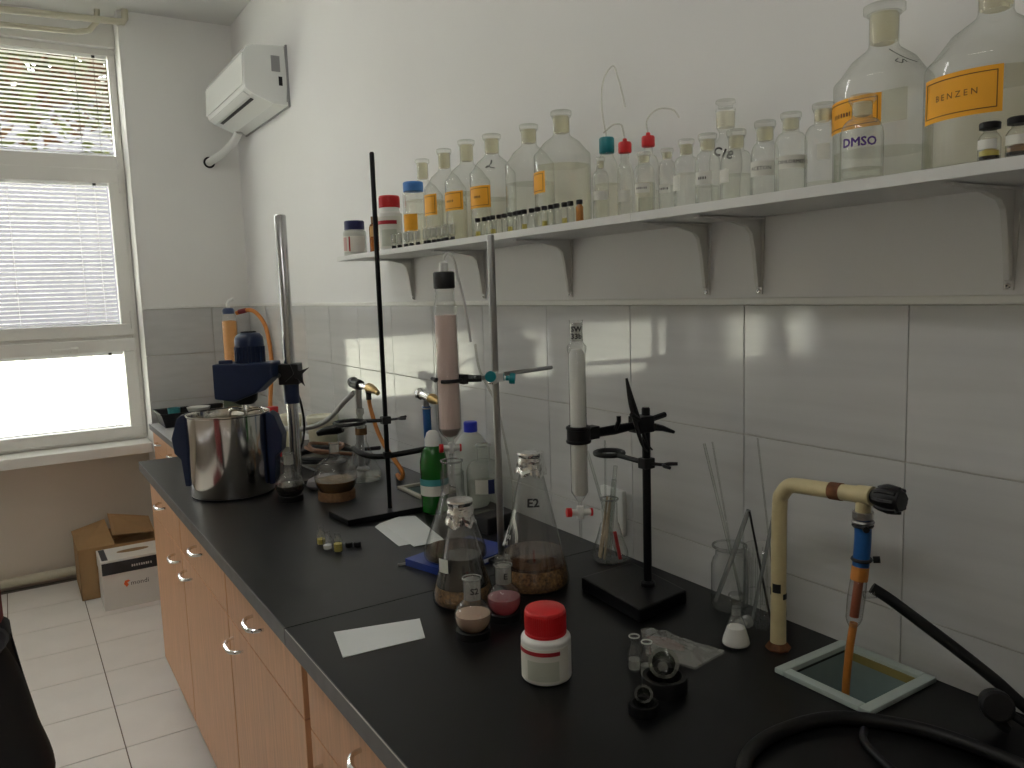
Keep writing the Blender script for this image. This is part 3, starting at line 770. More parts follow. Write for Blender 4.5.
reagent_bottle(-.122, 1.132, .0160, .074, .096, .119, .0122, 'narrowest small bottle right of the red-capped bottles', (.05, LCLEAR), None, (-.9, .3, .036, .052, '#####', .006), True, group=SMALL)
reagent_bottle(-.122, 1.082, .0228, .076, .096, .127, .0150, 'small stoppered bottle with pale label at its left edge', (.066, LCLEAR), None, (-1, -.5, .035, .062, None, 0), True, group=SMALL)
reagent_bottle(-.125, 1.027, .0222, .072, .094, .127, .0168, 'small half-full bottle left of the flask marked C18', (.036, LCLEAR), None, (-.9, .35, .038, .060, '####', .007), True, group=SMALL)
reagent_bottle(-.122, .964, .0265, .066, .088, .123, .0165, 'small half-full bottle right of the flask marked C18', (.048, LCLEAR), None, (-1, -.45, .034, .056, None, 0), True, group=SMALL)
reagent_bottle(-.122, .903, .0225, .066, .090, .126, .0172, 'small bottle with pale label, third from the big DMSO bottle', (.056, LCLEAR), None, (-.95, .6, .036, .060, 'ACETON', .0085), True, group=SMALL)
reagent_bottle(-.122, .852, .0250, .078, .098, .129, .0162, 'small rounder bottle with a long printed label, second from the DMSO bottle', (.06, LCLEAR), None, (-.7, .95, .040, .060, 'DIHLORMETAN', .0075), True, group=SMALL)
reagent_bottle(-.122, .793, .0265, .080, .100, .131, .0164, 'small bottle with olive label next to the DMSO bottle', (.014, LCLEAR), None, (-.3, .35, .044, .068, None, 0), True, group=SMALL)
# C18 flask
x, y = -.042, 1.061
t = thing('stoppered_flask', 'tall flask with ground neck marked C18 at the back of the shelf', 'flask', (x, y, SZ))
part('body', G().lathe([(0, .002), (.022, 0), (.026, .006), (.027, .05), (.030, .075), (.0305, .09), (.028, .108), (.020, .124), (.0125, .133), (.0115, .142), (.0165, .150), (.0175, .178), (.0185, .181), (.0175, .184)], 32), GLASS, t)
part('ground_neck', G().lathe([(.0163, .151), (.0170, .178)], 28), FROST, t)
part('stopper', G().lathe([(0, .200), (.017, .200), (.0182, .198), (.0182, .194), (.013, .191), (.0135, .185), (0, .185)], 28), GLASS, t)
as_part('marker_text', wrap(G().add(*(lambda g_: (g_.v, g_.f))(text_geo('C18', .021, .035)), RZ(-.35)), .030, face_ang(x, y) - .15, .100, .0016), INK, t)
# DMSO bottle
x, y = -.1655, .698
t = reagent_bottle(x, y, .0288, .060, .086, .118, .0180, 'small stoppered bottle marked DMSO in violet in front of the big bottle', (.018, LCLEAR), small=True, rn=.0135, group=SMALL)
as_part('marker_text', wrap(text_geo('DMSO', .0165, .03), .0288, face_ang(x, y) - .12, .051, .001), INKV, t)
# the two biggest bottles
x, y, Rb = -.072, .728, .0685
t = reagent_bottle(x, y, Rb, .150, .203, .262, .0290, 'big glass bottle with torn orange label, nearly empty, behind the DMSO bottle', (.052, LCLEAR), (-1, -.02, .080, .125, '#########', .009), rn=.0205)
a0, a1 = angs(x, y, -.02, .46)
l = [o for o in t.children if o.name.startswith('label')][0]
ps = [(a0, .080), (a1 - .10, .083), (a1 - .06, .096), (a1 - .09, .108), (a1, .128), (a0, .126)]
g = G(); n = 8; v = []; f = []
for k in range(n + 1):
    u = k / n; aa = a0 + (a1 - a0) * u
    for zz in (.081 + .004 * u, .126 + .004 * u): v.append(((Rb + .0007) * math.cos(aa), (Rb + .0007) * math.sin(aa), zz))
for k in range(n): f.append((2 * k, 2 * k + 1, 2 * k + 3, 2 * k + 2))
part('label_residue', g.add(v, f), thin('label_residue', (.95, .95, .86), (.7, .7, .6), .03, rough=.4, haze=.2, hcol=(.9, .9, .78)), l)
a2 = face_ang(x, y) + .45
as_part('marker_text', wrap(G().tube([(-.012, .012, 0), (.006, -.006, 0), (.018, -.012, 0)], .0010, 6, smooth=4).tube([(-.004, -.006, 0), (-.008, -.010, 0), (-.002, -.014, 0), (.001, -.008, 0), (.004, -.013, 0)], .0008, 6, smooth=5), .046, a2, .178, .002, -.92), INK, t)
x, y, Rb = -.0865, .563, .0810
t = reagent_bottle(x, y, Rb, .134, .199, .250, .031, 'biggest glass bottle labelled BENZEN at the near end of the shelf', (.118, LYEL), (-.93, .13, .062, .118, 'B E N Z E N', .0108), rn=.0205)
# two small vials in front of the benzene bottle
for (x, y, R, h, lab, m_) in ((-.181, .517, .0125, .046, 'small vial of amber crystals with black cap in front of the biggest bottle', YELL), (-.181, .484, .0135, .046, 'small vial with dark brown solid and black cap at the right edge of the shelf', SEDI)):
    t = thing('crystal_vial', lab, 'vial', (x, y, SZ))
    part('body', G().lathe([(0, .002), (R * .9, 0), (R, .002), (R, h * .58), (R * .8, h * .68), (R * .58, h * .74), (R * .58, h * .86)], 24), GLASS, t)
    part('contents', G().lathe([(0, .003), (R - .002, .003), (R - .0015, h * .26), (R * .3, h * .33), (0, h * .30)], 20), m_, t)
    part('dark_base', G().lathe([(0, .0018), (R - .0015, .0018), (R - .0012, .006), (0, .006)], 20), DARKL, t)
    part('cap', G().lathe([(R * .60, h * .80), (R * .92, h * .82), (R * .95, h * .97), (R * .85, h), (0, h)], 24), BLACKP, t)
    part('label', G().sector(R + .0004, face_ang(x, y) - 1.2, face_ang(x, y) + .6, h * .30, h * .54), LABELW, t)
# rows of tiny vials
def vial_meshes(R, h, inv):
    body = mk(G().lathe([(0, .001), (R * .9, 0), (R, .0015), (R, h * .66), (R * .62, h * .76), (R * .62, h * .86)], 14), 'vial_body')
    cap = mk(G().lathe([(R * .6, h * .78), (R * .86, h * .80), (R * .86, h * .98), (R * .7, h), (0, h)], 14), 'vial_cap')
    return body, cap
vb, vc = vial_meshes(.0080, .045, False); vb.materials.append(GLASSB); vc.materials.append(BLACKP)
vt = mk(G().lathe([(0, .0015), (.006, .0015), (.006, .012), (0, .012)], 12), 'vial_contents')
vt.materials.append(YELL)
vw = mk(G().lathe([(0, .004), (.0068, .004), (.0068, .028), (0, .028)], 12), 'vial_contents')
vw.materials.append(FROSTW)
amb = vb.copy(); amb.materials[0] = pbr('amber_vial', (.42, .17, .03), .25)
ORD = ['first', 'second', 'third', 'fourth', 'fifth', 'sixth', 'seventh', 'eighth', 'ninth', 'tenth', 'eleventh', 'twelfth', 'thirteenth', 'fourteenth', 'fifteenth', 'sixteenth', 'seventeenth', 'eighteenth']
LEFT = [2.256, 2.216, 2.177, 2.133, 2.09, 2.041, 2.016, 1.989, 1.962, 1.936, 1.91, 1.879]
RIGHT = [1.742, 1.717, 1.693, 1.669, 1.649, 1.624, 1.597, 1.573, 1.552, 1.531, 1.505, 1.477, 1.452, 1.427, 1.405, 1.38, 1.359, 1.331]
rnd = random.Random(11)
for k, y in enumerate(LEFT):
    t = thing('sample_vial', ORD[k] + ' tiny upside-down vial from the window end of the shelf edge', 'vial', (-.181 + rnd.uniform(-.004, .004), y, SZ + .045), group='upside-down vials on the shelf edge')
    t.rotation_euler = (PI, 0, 0)
    part('vial_body', vb, GLASSB, t); part('vial_cap', vc, BLACKP, t); part('contents', vw, POWDER, t)
for k, y in enumerate(RIGHT):
    last = k == len(RIGHT) - 1
    t = thing('sample_vial', 'amber tiny vial ending the row on the shelf edge' if last else ORD[k] + ' black-capped vial from the left in the upright row on the shelf edge', 'vial', (-.181 + rnd.uniform(-.003, .003), y, SZ), group='vials in the row on the shelf edge')
    part('vial_body', amb if last else vb, GLASSB, t); part('vial_cap', vc, BLACKP, t)
    if k % 3 == 0 and not last: part('contents', vt, YELL, t)

# ------------------------------------------------------------------ air conditioner
t = thing('air_conditioner', 'white split air conditioner high on the right wall near the corner', 'air conditioner', (0, 0, 0))
MXZ = Matrix(((1, 0, 0, 0), (0, 0, 1, 0), (0, 1, 0, 0), (0, 0, 0, 1)))   # polygon (x,z) extruded along y
ac = [(0, 2.652), (-.15, 2.640), (-.185, 2.628), (-.198, 2.600), (-.204, 2.470), (-.198, 2.445), (-.17, 2.425), (-.075, 2.386), (0, 2.383)]
part('body', G().prism(ac, 3.735, 4.495, MXZ), ACWHITE, t, bevel=.007)
part('front_panel', G().prism([(-.199, 2.596), (-.2035, 2.596), (-.2085, 2.462), (-.2035, 2.462)], 3.742, 4.488, MXZ), ACWHITE, t, bevel=.002)
part('louver', G().prism([(-.196, 2.440), (-.172, 2.4235), (-.173, 2.4205), (-.198, 2.4370)], 3.775, 4.455, MXZ), ACWHITE, t)
part('outlet_slot', G().prism([(-.160, 2.4185), (-.146, 2.4130), (-.1465, 2.4115), (-.1605, 2.4170)], 3.80, 4.40, MXZ), BLACKP, t)
part('rating_label', G().box(-.075, -.035, 3.7340, 3.7352, 2.53, 2.60), ACGREY, t)
part('bar_code', G().box(-.045, -.028, 3.7338, 3.7350, 2.47, 2.51), BLACKP, t)
part('side_seam', G().tube([(-.01, 3.734, 2.645), (-.006, 3.734, 2.50), (-.012, 3.734, 2.40)], .0025, 6, smooth=4), ACGREY, t)
part('wall_plate', G().box(-.008, -.0005, 3.725, 4.505, 2.378, 2.652), ACGREY, t)
t = thing('drain_pipe', 'white insulated pipe from the air conditioner into a hole in the far wall', 'pipe')
part('pipe', G().tube([(-.06, 4.43, 2.388), (-.075, 4.50, 2.345), (-.11, 4.60, 2.30), (-.155, 4.66, 2.27), (-.165, 4.699, 2.262)], .021, 14, smooth=6), WHITEP, t)
part('wall_rosette', G().ring(.026, .005, AX((-.165, 4.697, 2.262), (0, -1, 0)), 24, 8), DKIRON, t)

# ------------------------------------------------------------------ socket on the tiles
t = thing('wall_socket', 'white power socket on the tiles behind the flask of rods', 'socket', (-.0075, 1.44, .975))
part('plate', G().box(-.012, 0, -.041, .041, -.055, .055), WHITEP, t, bevel=.003)
part('outlet', G().lathe([(.022, .0125), (.022, .004), (0, .004)], 24, AX((0, 0, 0), (-1, 0, 0))).lathe([(.022, .0125), (.025, .0135), (.025, .012)], 24, AX((0, 0, 0), (-1, 0, 0))), WHITEP, t)

# ------------------------------------------------------------------ boxes under the window
t = thing('cardboard_box', 'brown open cardboard box with a raised flap under the window', 'box', (-.805, 4.664, 0), 0)
bw, bd, bh = .19, .18, .262
g = G().box(-bw, bw, -bd, -bd + .004, 0, bh).box(-bw, bw, bd - .004, bd, 0, bh).box(-bw, -bw + .004, -bd, bd, 0, bh).box(bw - .004, bw, -bd, bd, 0, bh).box(-bw, bw, -bd, bd, 0, .005)
part('body', g, CARD, t)
part('flap', G().add([(-bw, -bd, bh), (-bw + .17, -bd, bh), (-bw + .16, bd, bh + .055), (-bw - .005, bd, bh + .015), (-bw, -bd, bh + .004), (-bw + .17, -bd, bh + .004), (-bw + .16, bd, bh + .059), (-bw - .005, bd, bh + .019)],
     [(0, 1, 2, 3), (7, 6, 5, 4), (0, 4, 5, 1), (1, 5, 6, 2), (2, 6, 7, 3), (3, 7, 4, 0)]), CARD, t)
part('flap', G().add([(-.01, .02, bh), (bw, -.04, bh), (bw - .01, .06, bh + .065), (-.02, .10, bh + .105), (-.01, .024, bh), (bw, -.036, bh), (bw - .01, .064, bh + .065), (-.02, .104, bh + .105)],
     [(0, 1, 2, 3), (7, 6, 5, 4), (0, 4, 5, 1), (1, 5, 6, 2), (2, 6, 7, 3), (3, 7, 4, 0)]), CARD, t)
part('contents', G().box(-bw + .006, bw - .006, -bd + .006, bd - .006, .19, .20), CARDD, t)
t = thing('paper_box', 'white printed paper box with black lid band and orange logo beside the cabinet', 'box', (-.765, 4.366, 0), 0)
pw, pd, ph = .150, .110, .252
part('body', G().box(-pw + .003, pw - .003, -pd + .003, pd - .003, 0, ph - .01), BOXW, t)
ld = part('lid', G().box(-pw, pw, -pd, pd, ph - .075, ph), BOXW, t, bevel=.002)
part('black_band', G().box(-pw + .004, pw - .001, -pd - .0008, -pd + .001, ph - .072, ph - .012), BOXK, ld)
part('black_band', G().box(-pw + .008, -pw + .035, -pd + .01, pd - .01, ph - .001, ph + .0007), BOXK, ld)
part('brown_print', G().lathe([(0, .0008), (.05, .0008), (.05, 0)], 24, T3(.01, .01, ph) @ Matrix.Diagonal((1.5, .55, 1, 1))), CARDD, ld)
def flat_text(txt, size, M): 
    g0 = text_geo(txt, size); g = G(); g.add(g0.v, g0.f, M); return g
FR = T3(0, -pd - .0012, 0) @ RX(PI / 2)
as_part('lettering', flat_text('#### ####', .018, T3(.035, -pd - .0014, ph - .044) @ RX(PI / 2)), BOXW, ld)
bd_ = [o for o in t.children if o.name.startswith('body')][0]
as_part('lettering', flat_text('mondi', .033, T3(.018, -pd + .0018, .118) @ RX(PI / 2)), BOXK, bd_)
as_part('logo', G().prism([(0, -.018), (.010, -.006), (.004, .004), (.018, .012), (.010, .018), (-.006, .016), (-.012, 0)], 0, .001, T3(-.043, -pd + .0026, .12) @ RX(PI / 2)), LOGOO, bd_)

# ------------------------------------------------------------------ chair with jacket at the left edge
t = thing('office_chair', 'chair with dark red backrest at the left edge', 'chair', (-1.47, 2.02, 0), 0)
part('seat', G().box(-.22, .22, -.23, .21, .44, .50), REDD, t, bevel=.02)
part('backrest', G().box(-.215, .215, -.26, -.215, .62, 1.075), REDD, t, bevel=.02)
part('back_post', G().tube([(0, -.12, .43), (0, -.27, .45), (0, -.275, .62)], .015, 8, smooth=4), BLACKM, t)
part('column', G().lathe([(0, .10), (.028, .10), (.028, .44), (0, .44)], 16), BLACKM, t)
for k in range(5):
    a = k * 2 * PI / 5
    lg_ = part('leg', G().tube([(0, 0, .11), (.27 * math.cos(a), .27 * math.sin(a), .075)], [.022, .015], 8), BLACKP, t)
    part('castor', G().lathe([(0, -.012), (.026, -.012), (.026, .012), (0, .012)], 14, AX((.28 * math.cos(a), .28 * math.sin(a), .0265), (-math.sin(a), math.cos(a), 0))), BLACKP, lg_)
# jacket: draped folds over the backrest, sleeve hanging at the side
t = thing('jacket', 'black jacket hanging over the chair at the left edge', 'jacket', (-1.47, 2.02, 0), 0)
v = []; f = []; nu, nv = 30, 22
for j in range(nv + 1):
    h = j / nv
    for i in range(nu + 1):
        u = i / nu
        ang = PI * (u - .5) * 1.0
        z = .935 - .40 * h + .025 * math.sin(u * 9) * h - .05 * abs(2 * u - 1) ** 3
        wx = (.225 + .06 * h) * math.sin(ang)
        wy = -.265 - .05 * math.cos(ang) * (.4 + h) - .022 * math.sin(u * 23 + h * 2) * h - .012 * math.sin(u * 51 + h * 7)
        if j == 0: wy += .04
        v.append((wx, wy, z))
n0 = len(v); v += [(x * .94, y + .028, z) for (x, y, z) in v]
w = nu + 1
for j in range(nv):
    for i in range(nu):
        a_, b_, c_, d_ = j * w + i, j * w + i + 1, (j + 1) * w + i + 1, (j + 1) * w + i
        f.append((a_, b_, c_, d_)); f.append((n0 + d_, n0 + c_, n0 + b_, n0 + a_))
for i in range(nu):
    f.append((i + 1, i, n0 + i, n0 + i + 1)); f.append((nv * w + i, nv * w + i + 1, n0 + nv * w + i + 1, n0 + nv * w + i))
for j in range(nv):
    f.append((j * w, (j + 1) * w, n0 + (j + 1) * w, n0 + j * w)); f.append(((j + 1) * w + nu, j * w + nu, n0 + j * w + nu, n0 + (j + 1) * w + nu))
part('coat_body', G().add(v, f), CLOTH, t, sharp=70)
part('sleeve', G().tube([(.165, -.30, .90), (.19, -.31, .82), (.205, -.315, .72), (.22, -.32, .63), (.20, -.32, .55)], [.035, .045, .05, .055, .05], 14, smooth=5), CLOTH, t, sharp=70)
part('cuff_lining', G().lathe([(.0, .0), (.035, .0), (.04, .012), (.045, .014)], 16, AX((.180, -.325, .885), (-.1, -.4, 1))), CLOTHG, t)

# ------------------------------------------------------------------ bench: mixer over the steel pot
ER = R_(-32.6)     # heading across the view, along which the mixer and its pot handles lie
t = thing('steel_pot', 'polished steel pot with dark blue handles under the stirrer', 'pot', (-.612, 2.674, WZ), ER)
R0 = .129
part('wall', G().lathe([(0, .003), (R0 - .01, 0), (R0 - .003, .003), (R0, .012), (R0, .262), (R0 + .003, .265), (R0 + .003, .268), (R0 - .002, .268), (R0 - .004, .262), (R0 - .004, .012), (0, .010)], 56), POLISH, t)
part('base_ring', G().lathe([(R0 - .006, .0002), (R0 + .0012, .0002), (R0 + .0012, .006), (R0 - .002, .006)], 56), BLACKM, t)
part('contents', G().lathe([(0, .240), (R0 - .005, .240), (R0 - .005, .230), (0, .230)], 40), pbr('olive_slurry', (.12, .11, .06), .5), t)
for s in (-1, 1):
    hnd = [(.0, .03), (.018, .03), (.026, .12), (.046, .14), (.052, .19), (.030, .255), (.012, .268), (.0, .262)]
    M = (RZ(PI) if s < 0 else Matrix.Identity(4)) @ T3(R0 - .001, 0, 0) @ MXZ
    part('handle', G().prism([(a + .001, b) for a, b in hnd], -.028, .028, M), NAVY, t, bevel=.004)

t = thing('overhead_stirrer', 'dark blue overhead stirrer clamped to a chrome pole above the pot', 'stirrer', (-.398, 2.677, WZ), ER)
# local x runs across the view; the pole stands at the origin
part('foot_plate', G().box(-.045, .045, -.04, .12, 0, .012), BLACKM, t, bevel=.003)
part('pole', G().lathe([(0, .012), (.019, .012), (.019, .905), (.017, .908), (0, .908)], 22), pbr('pole_steel', (.50, .50, .50), .2, metal=1), t)
part('sleeve', G().lathe([(.0195, .276), (.026, .276), (.026, .342), (.0195, .342)], 22), NAVY, t)
c = part('clamp', G().box(-.032, .036, -.034, .030, .342, .412), BLACKP, t, bevel=.004)
kn = G()
for k in range(4):
    a = k * PI / 2 + .5
    kn.prism([(-.010, 0), (0, .046), (.010, 0)], -.007, .007, AX((.034, -.036, .376), (.35, -.9, .1)) @ RZ(a))
kn.lathe([(0, .010), (.014, .008), (.014, -.01), (0, -.01)], 14, AX((.034, -.036, .376), (.35, -.9, .1)))
part('star_knob', kn, BLACKP, c)
part('arm', G().tube([(-.02, -.01, .375), (-.03, -.035, .375), (-.05, -.05, .375)], .008, 10), STEEL, t)
gx, gy = -.125, -.058
hd = G().prism([(-.096, .310), (-.096, .425), (.096, .425), (.096, .375), (.040, .325), (-.03, .300)], -.058, .058, T3(gx, gy, 0) @ MXZ)
part('gearbox', hd, NAVY, t, bevel=.006)
part('chuck_ring', G().lathe([(0, .286), (.028, .286), (.040, .298), (.044, .325), (.0, .325)], 24, T3(gx - .015, gy, 0)), BLACKM, t)
if 0: part('front_boss', G().lathe([(.03, .004), (.036, .002), (.036, 0), (0, 0)], 24, AX((gx - .02, gy - .055, .335), (0, -1, 0))).lathe([(0, .003), (.03, .003)], 24, AX((gx - .02, gy - .055, .335), (0, -1, 0))), BLACKM, t)
part('lever', G().box(-.022, .022, -.008, .008, 0, .012, T3(gx - .060, gy - .03, .424) @ RZ(.4)), NAVY, t, bevel=.003)
mo = G().lathe([(0, .40), (.045, .40), (.045, .478), (.047, .480), (.047, .495), (.045, .508), (.036, .520), (.022, .524), (0, .524)], 28, T3(gx + .012, gy, 0))
mpt = part('motor', mo, NAVY, t)
for k in range(22):
    part('cooling_fin', G().cbox((.0465, 0, .446), (.005, .003, .062), T3(gx + .012, gy, 0) @ RZ(2 * PI * k / 22)), NAVY, mpt)
gr = G().ring(.024, .0018, T3(gx + .012, gy, .5255), 24, 6)
for k in range(5): gr.box(-.024 , .024, -.0012, .0012, .524, .5265, T3(gx + .012, gy, 0) @ RZ(k * PI / 5))
part('fan_grille', gr, BLACKM, mpt)
sx = gx - .015
part('shaft', G().lathe([(0, .12), (.0075, .12), (.0075, .262), (.011, .264), (.011, .289), (0, .289)], 16, T3(sx, gy, 0)), CHROME, t)
part('stirring_blade', G().tube([(sx, gy, .262), (sx - .045, gy + .004, .268), (sx - .058, gy, .24), (sx - .055, gy, .13), (sx, gy, .112), (sx + .055, gy, .13), (sx + .058, gy, .24), (sx + .045, gy + .004, .268), (sx, gy, .262)], .006, 8, smooth=5), POLISH, t)

# drying column with orange silica on the low cabinet
t = thing('drying_column', 'tall drying column of orange silica with blue collar behind the stirrer', 'column', (-.190, 4.40, .845))
part('tube_wall', G().lathe([(0, .002), (.05, 0), (.05, .01), (.040, .014), (.040, .555), (.034, .58), (.022, .59)], 28), GLASS, t)
part('silica_fill', G().lathe([(0, .016), (.037, .016), (.037, .545), (0, .55)], 24), SILICA, t)
part('collar', G().lathe([(.020, .582), (.030, .584), (.031, .60), (.026, .612), (.014, .616), (0, .616)], 24), NAVY, t)
part('nozzle', G().tube([(0, 0, .615), (0, 0, .64), (.012, -.006, .655), (.028, -.014, .662)], .009, 10, smooth=4), WHITEP, t)
solo('rubber_hose', G().tube([(-.150, 4.40, 1.43), (-.10, 4.36, 1.445), (-.065, 4.33, 1.43), (-.035, 4.29, 1.37), (-.025, 4.26, 1.28), (-.03, 4.22, 1.15), (-.06, 4.18, .98), (-.09, 4.10, .86), (-.10, 4.0, .853)], .011, 10, smooth=6), ORANGEH, 'orange rubber hose looping down from the drying column', 'hose')
solo('hose_connector', G().lathe([(0, -.022), (.013, -.022), (.0135, .0), (.013, .022), (0, .022)], 14, AX((-.122, 4.378, 1.4405), (.05, -.04, .012))), REDD, 'dark red connector on the orange hose beside the drying column', 'connector')
solo('coiled_cable', G().tube([(-.40, 2.76, 1.24), (-.36, 2.80, 1.22), (-.30, 2.90, 1.12), (-.285, 2.92, 1.02), (-.30, 2.94, .93), (-.34, 2.98, .885), (-.36, 3.06, .879)], .0045, 8, smooth=6), BLACKP, 'thin black cable arching down from the stirrer clamp', 'cable')

# black tray with a cup
t = thing('tray', 'black plastic tray on the low cabinet by the window', 'tray', (-.375, 4.55, .845))
a, b = .185, .125
tp = [(-a + .02, -b + .02, .0), (a - .02, -b + .02, 0), (a - .02, b - .02, 0), (-a + .02, b - .02, 0), (-a, -b, .075), (a, -b, .075), (a, b, .075), (-a, b, .075), (-a + .005, -b + .005, .073), (a - .005, -b + .005, .073), (a - .005, b - .005, .073), (-a + .005, b - .005, .073), (-a + .024, -b + .024, .004), (a - .024, -b + .024, .004), (a - .024, b - .024, .004), (-a + .024, b - .024, .004)]
tf = [(3, 2, 1, 0)] + [(i, (i + 1) % 4, 4 + (i + 1) % 4, 4 + i) for i in range(4)] + [(4 + i, 4 + (i + 1) % 4, 8 + (i + 1) % 4, 8 + i) for i in range(4)] + [(8 + i, 8 + (i + 1) % 4, 12 + (i + 1) % 4, 12 + i) for i in range(4)] + [(12, 13, 14, 15)]
part('tray_body', G().add(tp, tf), BLACKP, t)
part('rim', G().box(-a - .004, a + .004, -b - .004, -b + .001, .070, .077).box(-a - .004, a + .004, b - .001, b + .004, .070, .077).box(-a - .004, -a + .001, -b, b, .070, .077).box(a - .001, a + .004, -b, b, .070, .077), BLACKP, t)
solo('cup', G().lathe([(0, .003), (.026, 0), (.033, .085), (.031, .085), (.024, .006), (0, .006)], 24), TEALC, 'teal cup standing in the black tray', 'cup', (-.475, 4.56, .8495))
solo('bowl', G().lathe([(0, .003), (.03, 0), (.05, .045), (.062, .075), (.060, .076), (.046, .045), (.028, .006), (0, .007)], 28), WHITEP, 'small white bowl in the black tray', 'bowl', (-.345, 4.58, .8495))
solo('spatula', G().tube([(0, 0, 0), (.03, .03, .07), (-.01, .05, .125)], [.004, .0025, .002], 6), STEEL, 'thin metal spatula leaning over the rim of the black tray', 'spatula', (-.24, 4.54, .8535))
solo('wrapper', G().add([(-.03, -.04, 0), (.03, -.04, .01), (.035, .0, .03), (.03, .04, .09), (-.02, .045, .10), (-.035, .0, .035), (-.028, -.04, .006), (.03, -.036, .016), (.036, .004, .036), (.03, .046, .09), (-.02, .05, .1), (-.033, .004, .04)],
     [(0, 1, 2, 5), (5, 2, 3, 4), (6, 11, 8, 7), (11, 10, 9, 8), (0, 6, 7, 1), (1, 7, 8, 2), (2, 8, 9, 3), (3, 9, 10, 4), (4, 10, 11, 5), (5, 11, 6, 0)]), pbr('patterned_wrapper', (.55, .50, .36), .5, var=.9, scale=70, col2=(.06, .09, .05)), 'crumpled patterned wrapper between the pot and the chrome pole', 'wrapper', (-.46, 2.86, WZ + .13))
bpy.data.objects['wrapper'].location = (-.475, 3.13, WZ)
bpy.data.objects['wrapper'].scale = (1.6, 1.6, 2.6)
solo('marker_box', G().box(-.02, .02, -.02, .02, 0, .18).box(-.018, .018, -.018, .018, .18, .205), REDP, 'red bottle-like pack behind the chrome pole', 'pack', (-.335, 3.16, WZ), R_(20), bevel=.004)

# tubs
CREAMT = pbr('cream_tub', (.66, .64, .47), .4); CREAML = pbr('cream_lid', (.76, .74, .60), .4)
for (x, y, r, h, lab) in ((-.085, 3.30, .066, .125, 'cream plastic tub with lid on the worktop against the tiles'), (-.20, 3.37, .045, .135, 'slimmer cream tub left of the lidded one')):
    t = thing('plastic_tub', lab, 'tub', (x, y, WZ), group='cream tubs')
    part('body', G().lathe([(0, .002), (r * .86, 0), (r * .9, .006), (r * .97, h - .02), (0, h - .02)], 30), CREAMT, t)
    part('lid', G().lathe([(r, h - .022), (r * 1.03, h - .02), (r * 1.03, h - .006), (r, h), (r * .85, h), (r * .83, h - .005), (0, h - .005)], 30), CREAML, t)

# pile of cables and hoses
def coil(c, rad, turns, zr, ph, seed, ext=()):
    r = random.Random(seed); pts = []
    n = int(turns * 12)
    for k in range(n + 1):
        a = ph + 2 * PI * k / 12; q = rad * (1 + .18 * math.sin(k * .7 + seed))
        pts.append((c[0] + q * math.cos(a), c[1] + q * 1.5 * math.sin(a), c[2] + zr * (k / n) + .006 * math.sin(k * 1.1)))
    return pts + list(ext)
solo('cable', G().tube(coil((-.24, 2.93, WZ + .012), .085, 2.2, .035, .4, 1, [(-.13, 2.86, WZ + .05), (-.09, 2.80, WZ + .055), (-.05, 2.76, WZ + .06)]), .0075, 8, smooth=4), BLACKP, 'thick black cable coiled on the worktop behind the flasks', 'cable')
solo('hose', G().tube(coil((-.22, 2.90, WZ + .056), .060, 1.4, .018, 2.0, 2, [(-.14, 2.80, WZ + .04)]), .0065, 8, smooth=4), BROWNH, 'brown rubber hose coiled on top of the black cable', 'hose')
solo('hose', G().tube([(-.30, 2.98, WZ + .007), (-.30, 2.84, WZ + .007), (-.285, 2.70, WZ + .007), (-.265, 2.645, WZ + .007), (-.22, 2.68, WZ + .012), (-.12, 2.74, WZ + .01), (-.06, 2.86, WZ + .01)], .007, 8, smooth=6), DKIRON, 'dark thin hose running along the worktop behind the flasks', 'hose')
t = thing('cable_plug', 'black angled plug lying on the coiled cables', 'plug', (-.16, 3.0, WZ + .105), R_(-40))
part('plug_body', G().tube([(-.05, 0, -.01), (-.02, 0, 0), (.03, 0, .008), (.055, 0, .012)], [.010, .016, .021, .016], 12, smooth=4), BLACKP, t)
part('pin', G().tube([(.055, .008, .012), (.078, .008, .014)], .0024, 6).tube([(.055, -.008, .012), (.078, -.008, .014)], .0024, 6), STEEL, t)
solo('rubber_pad', G().lathe([(0, 0), (.05, .0), (.062, .014), (.055, .03), (.03, .04), (0, .043)], 22, Matrix.Diagonal((1.1, .8, 1, 1))), pbr('grey_mitt', (.20, .19, .21), .7), 'smooth grey pad between the dark flask and the brown flask', 'pad', (-.345, 2.545, WZ), .4)

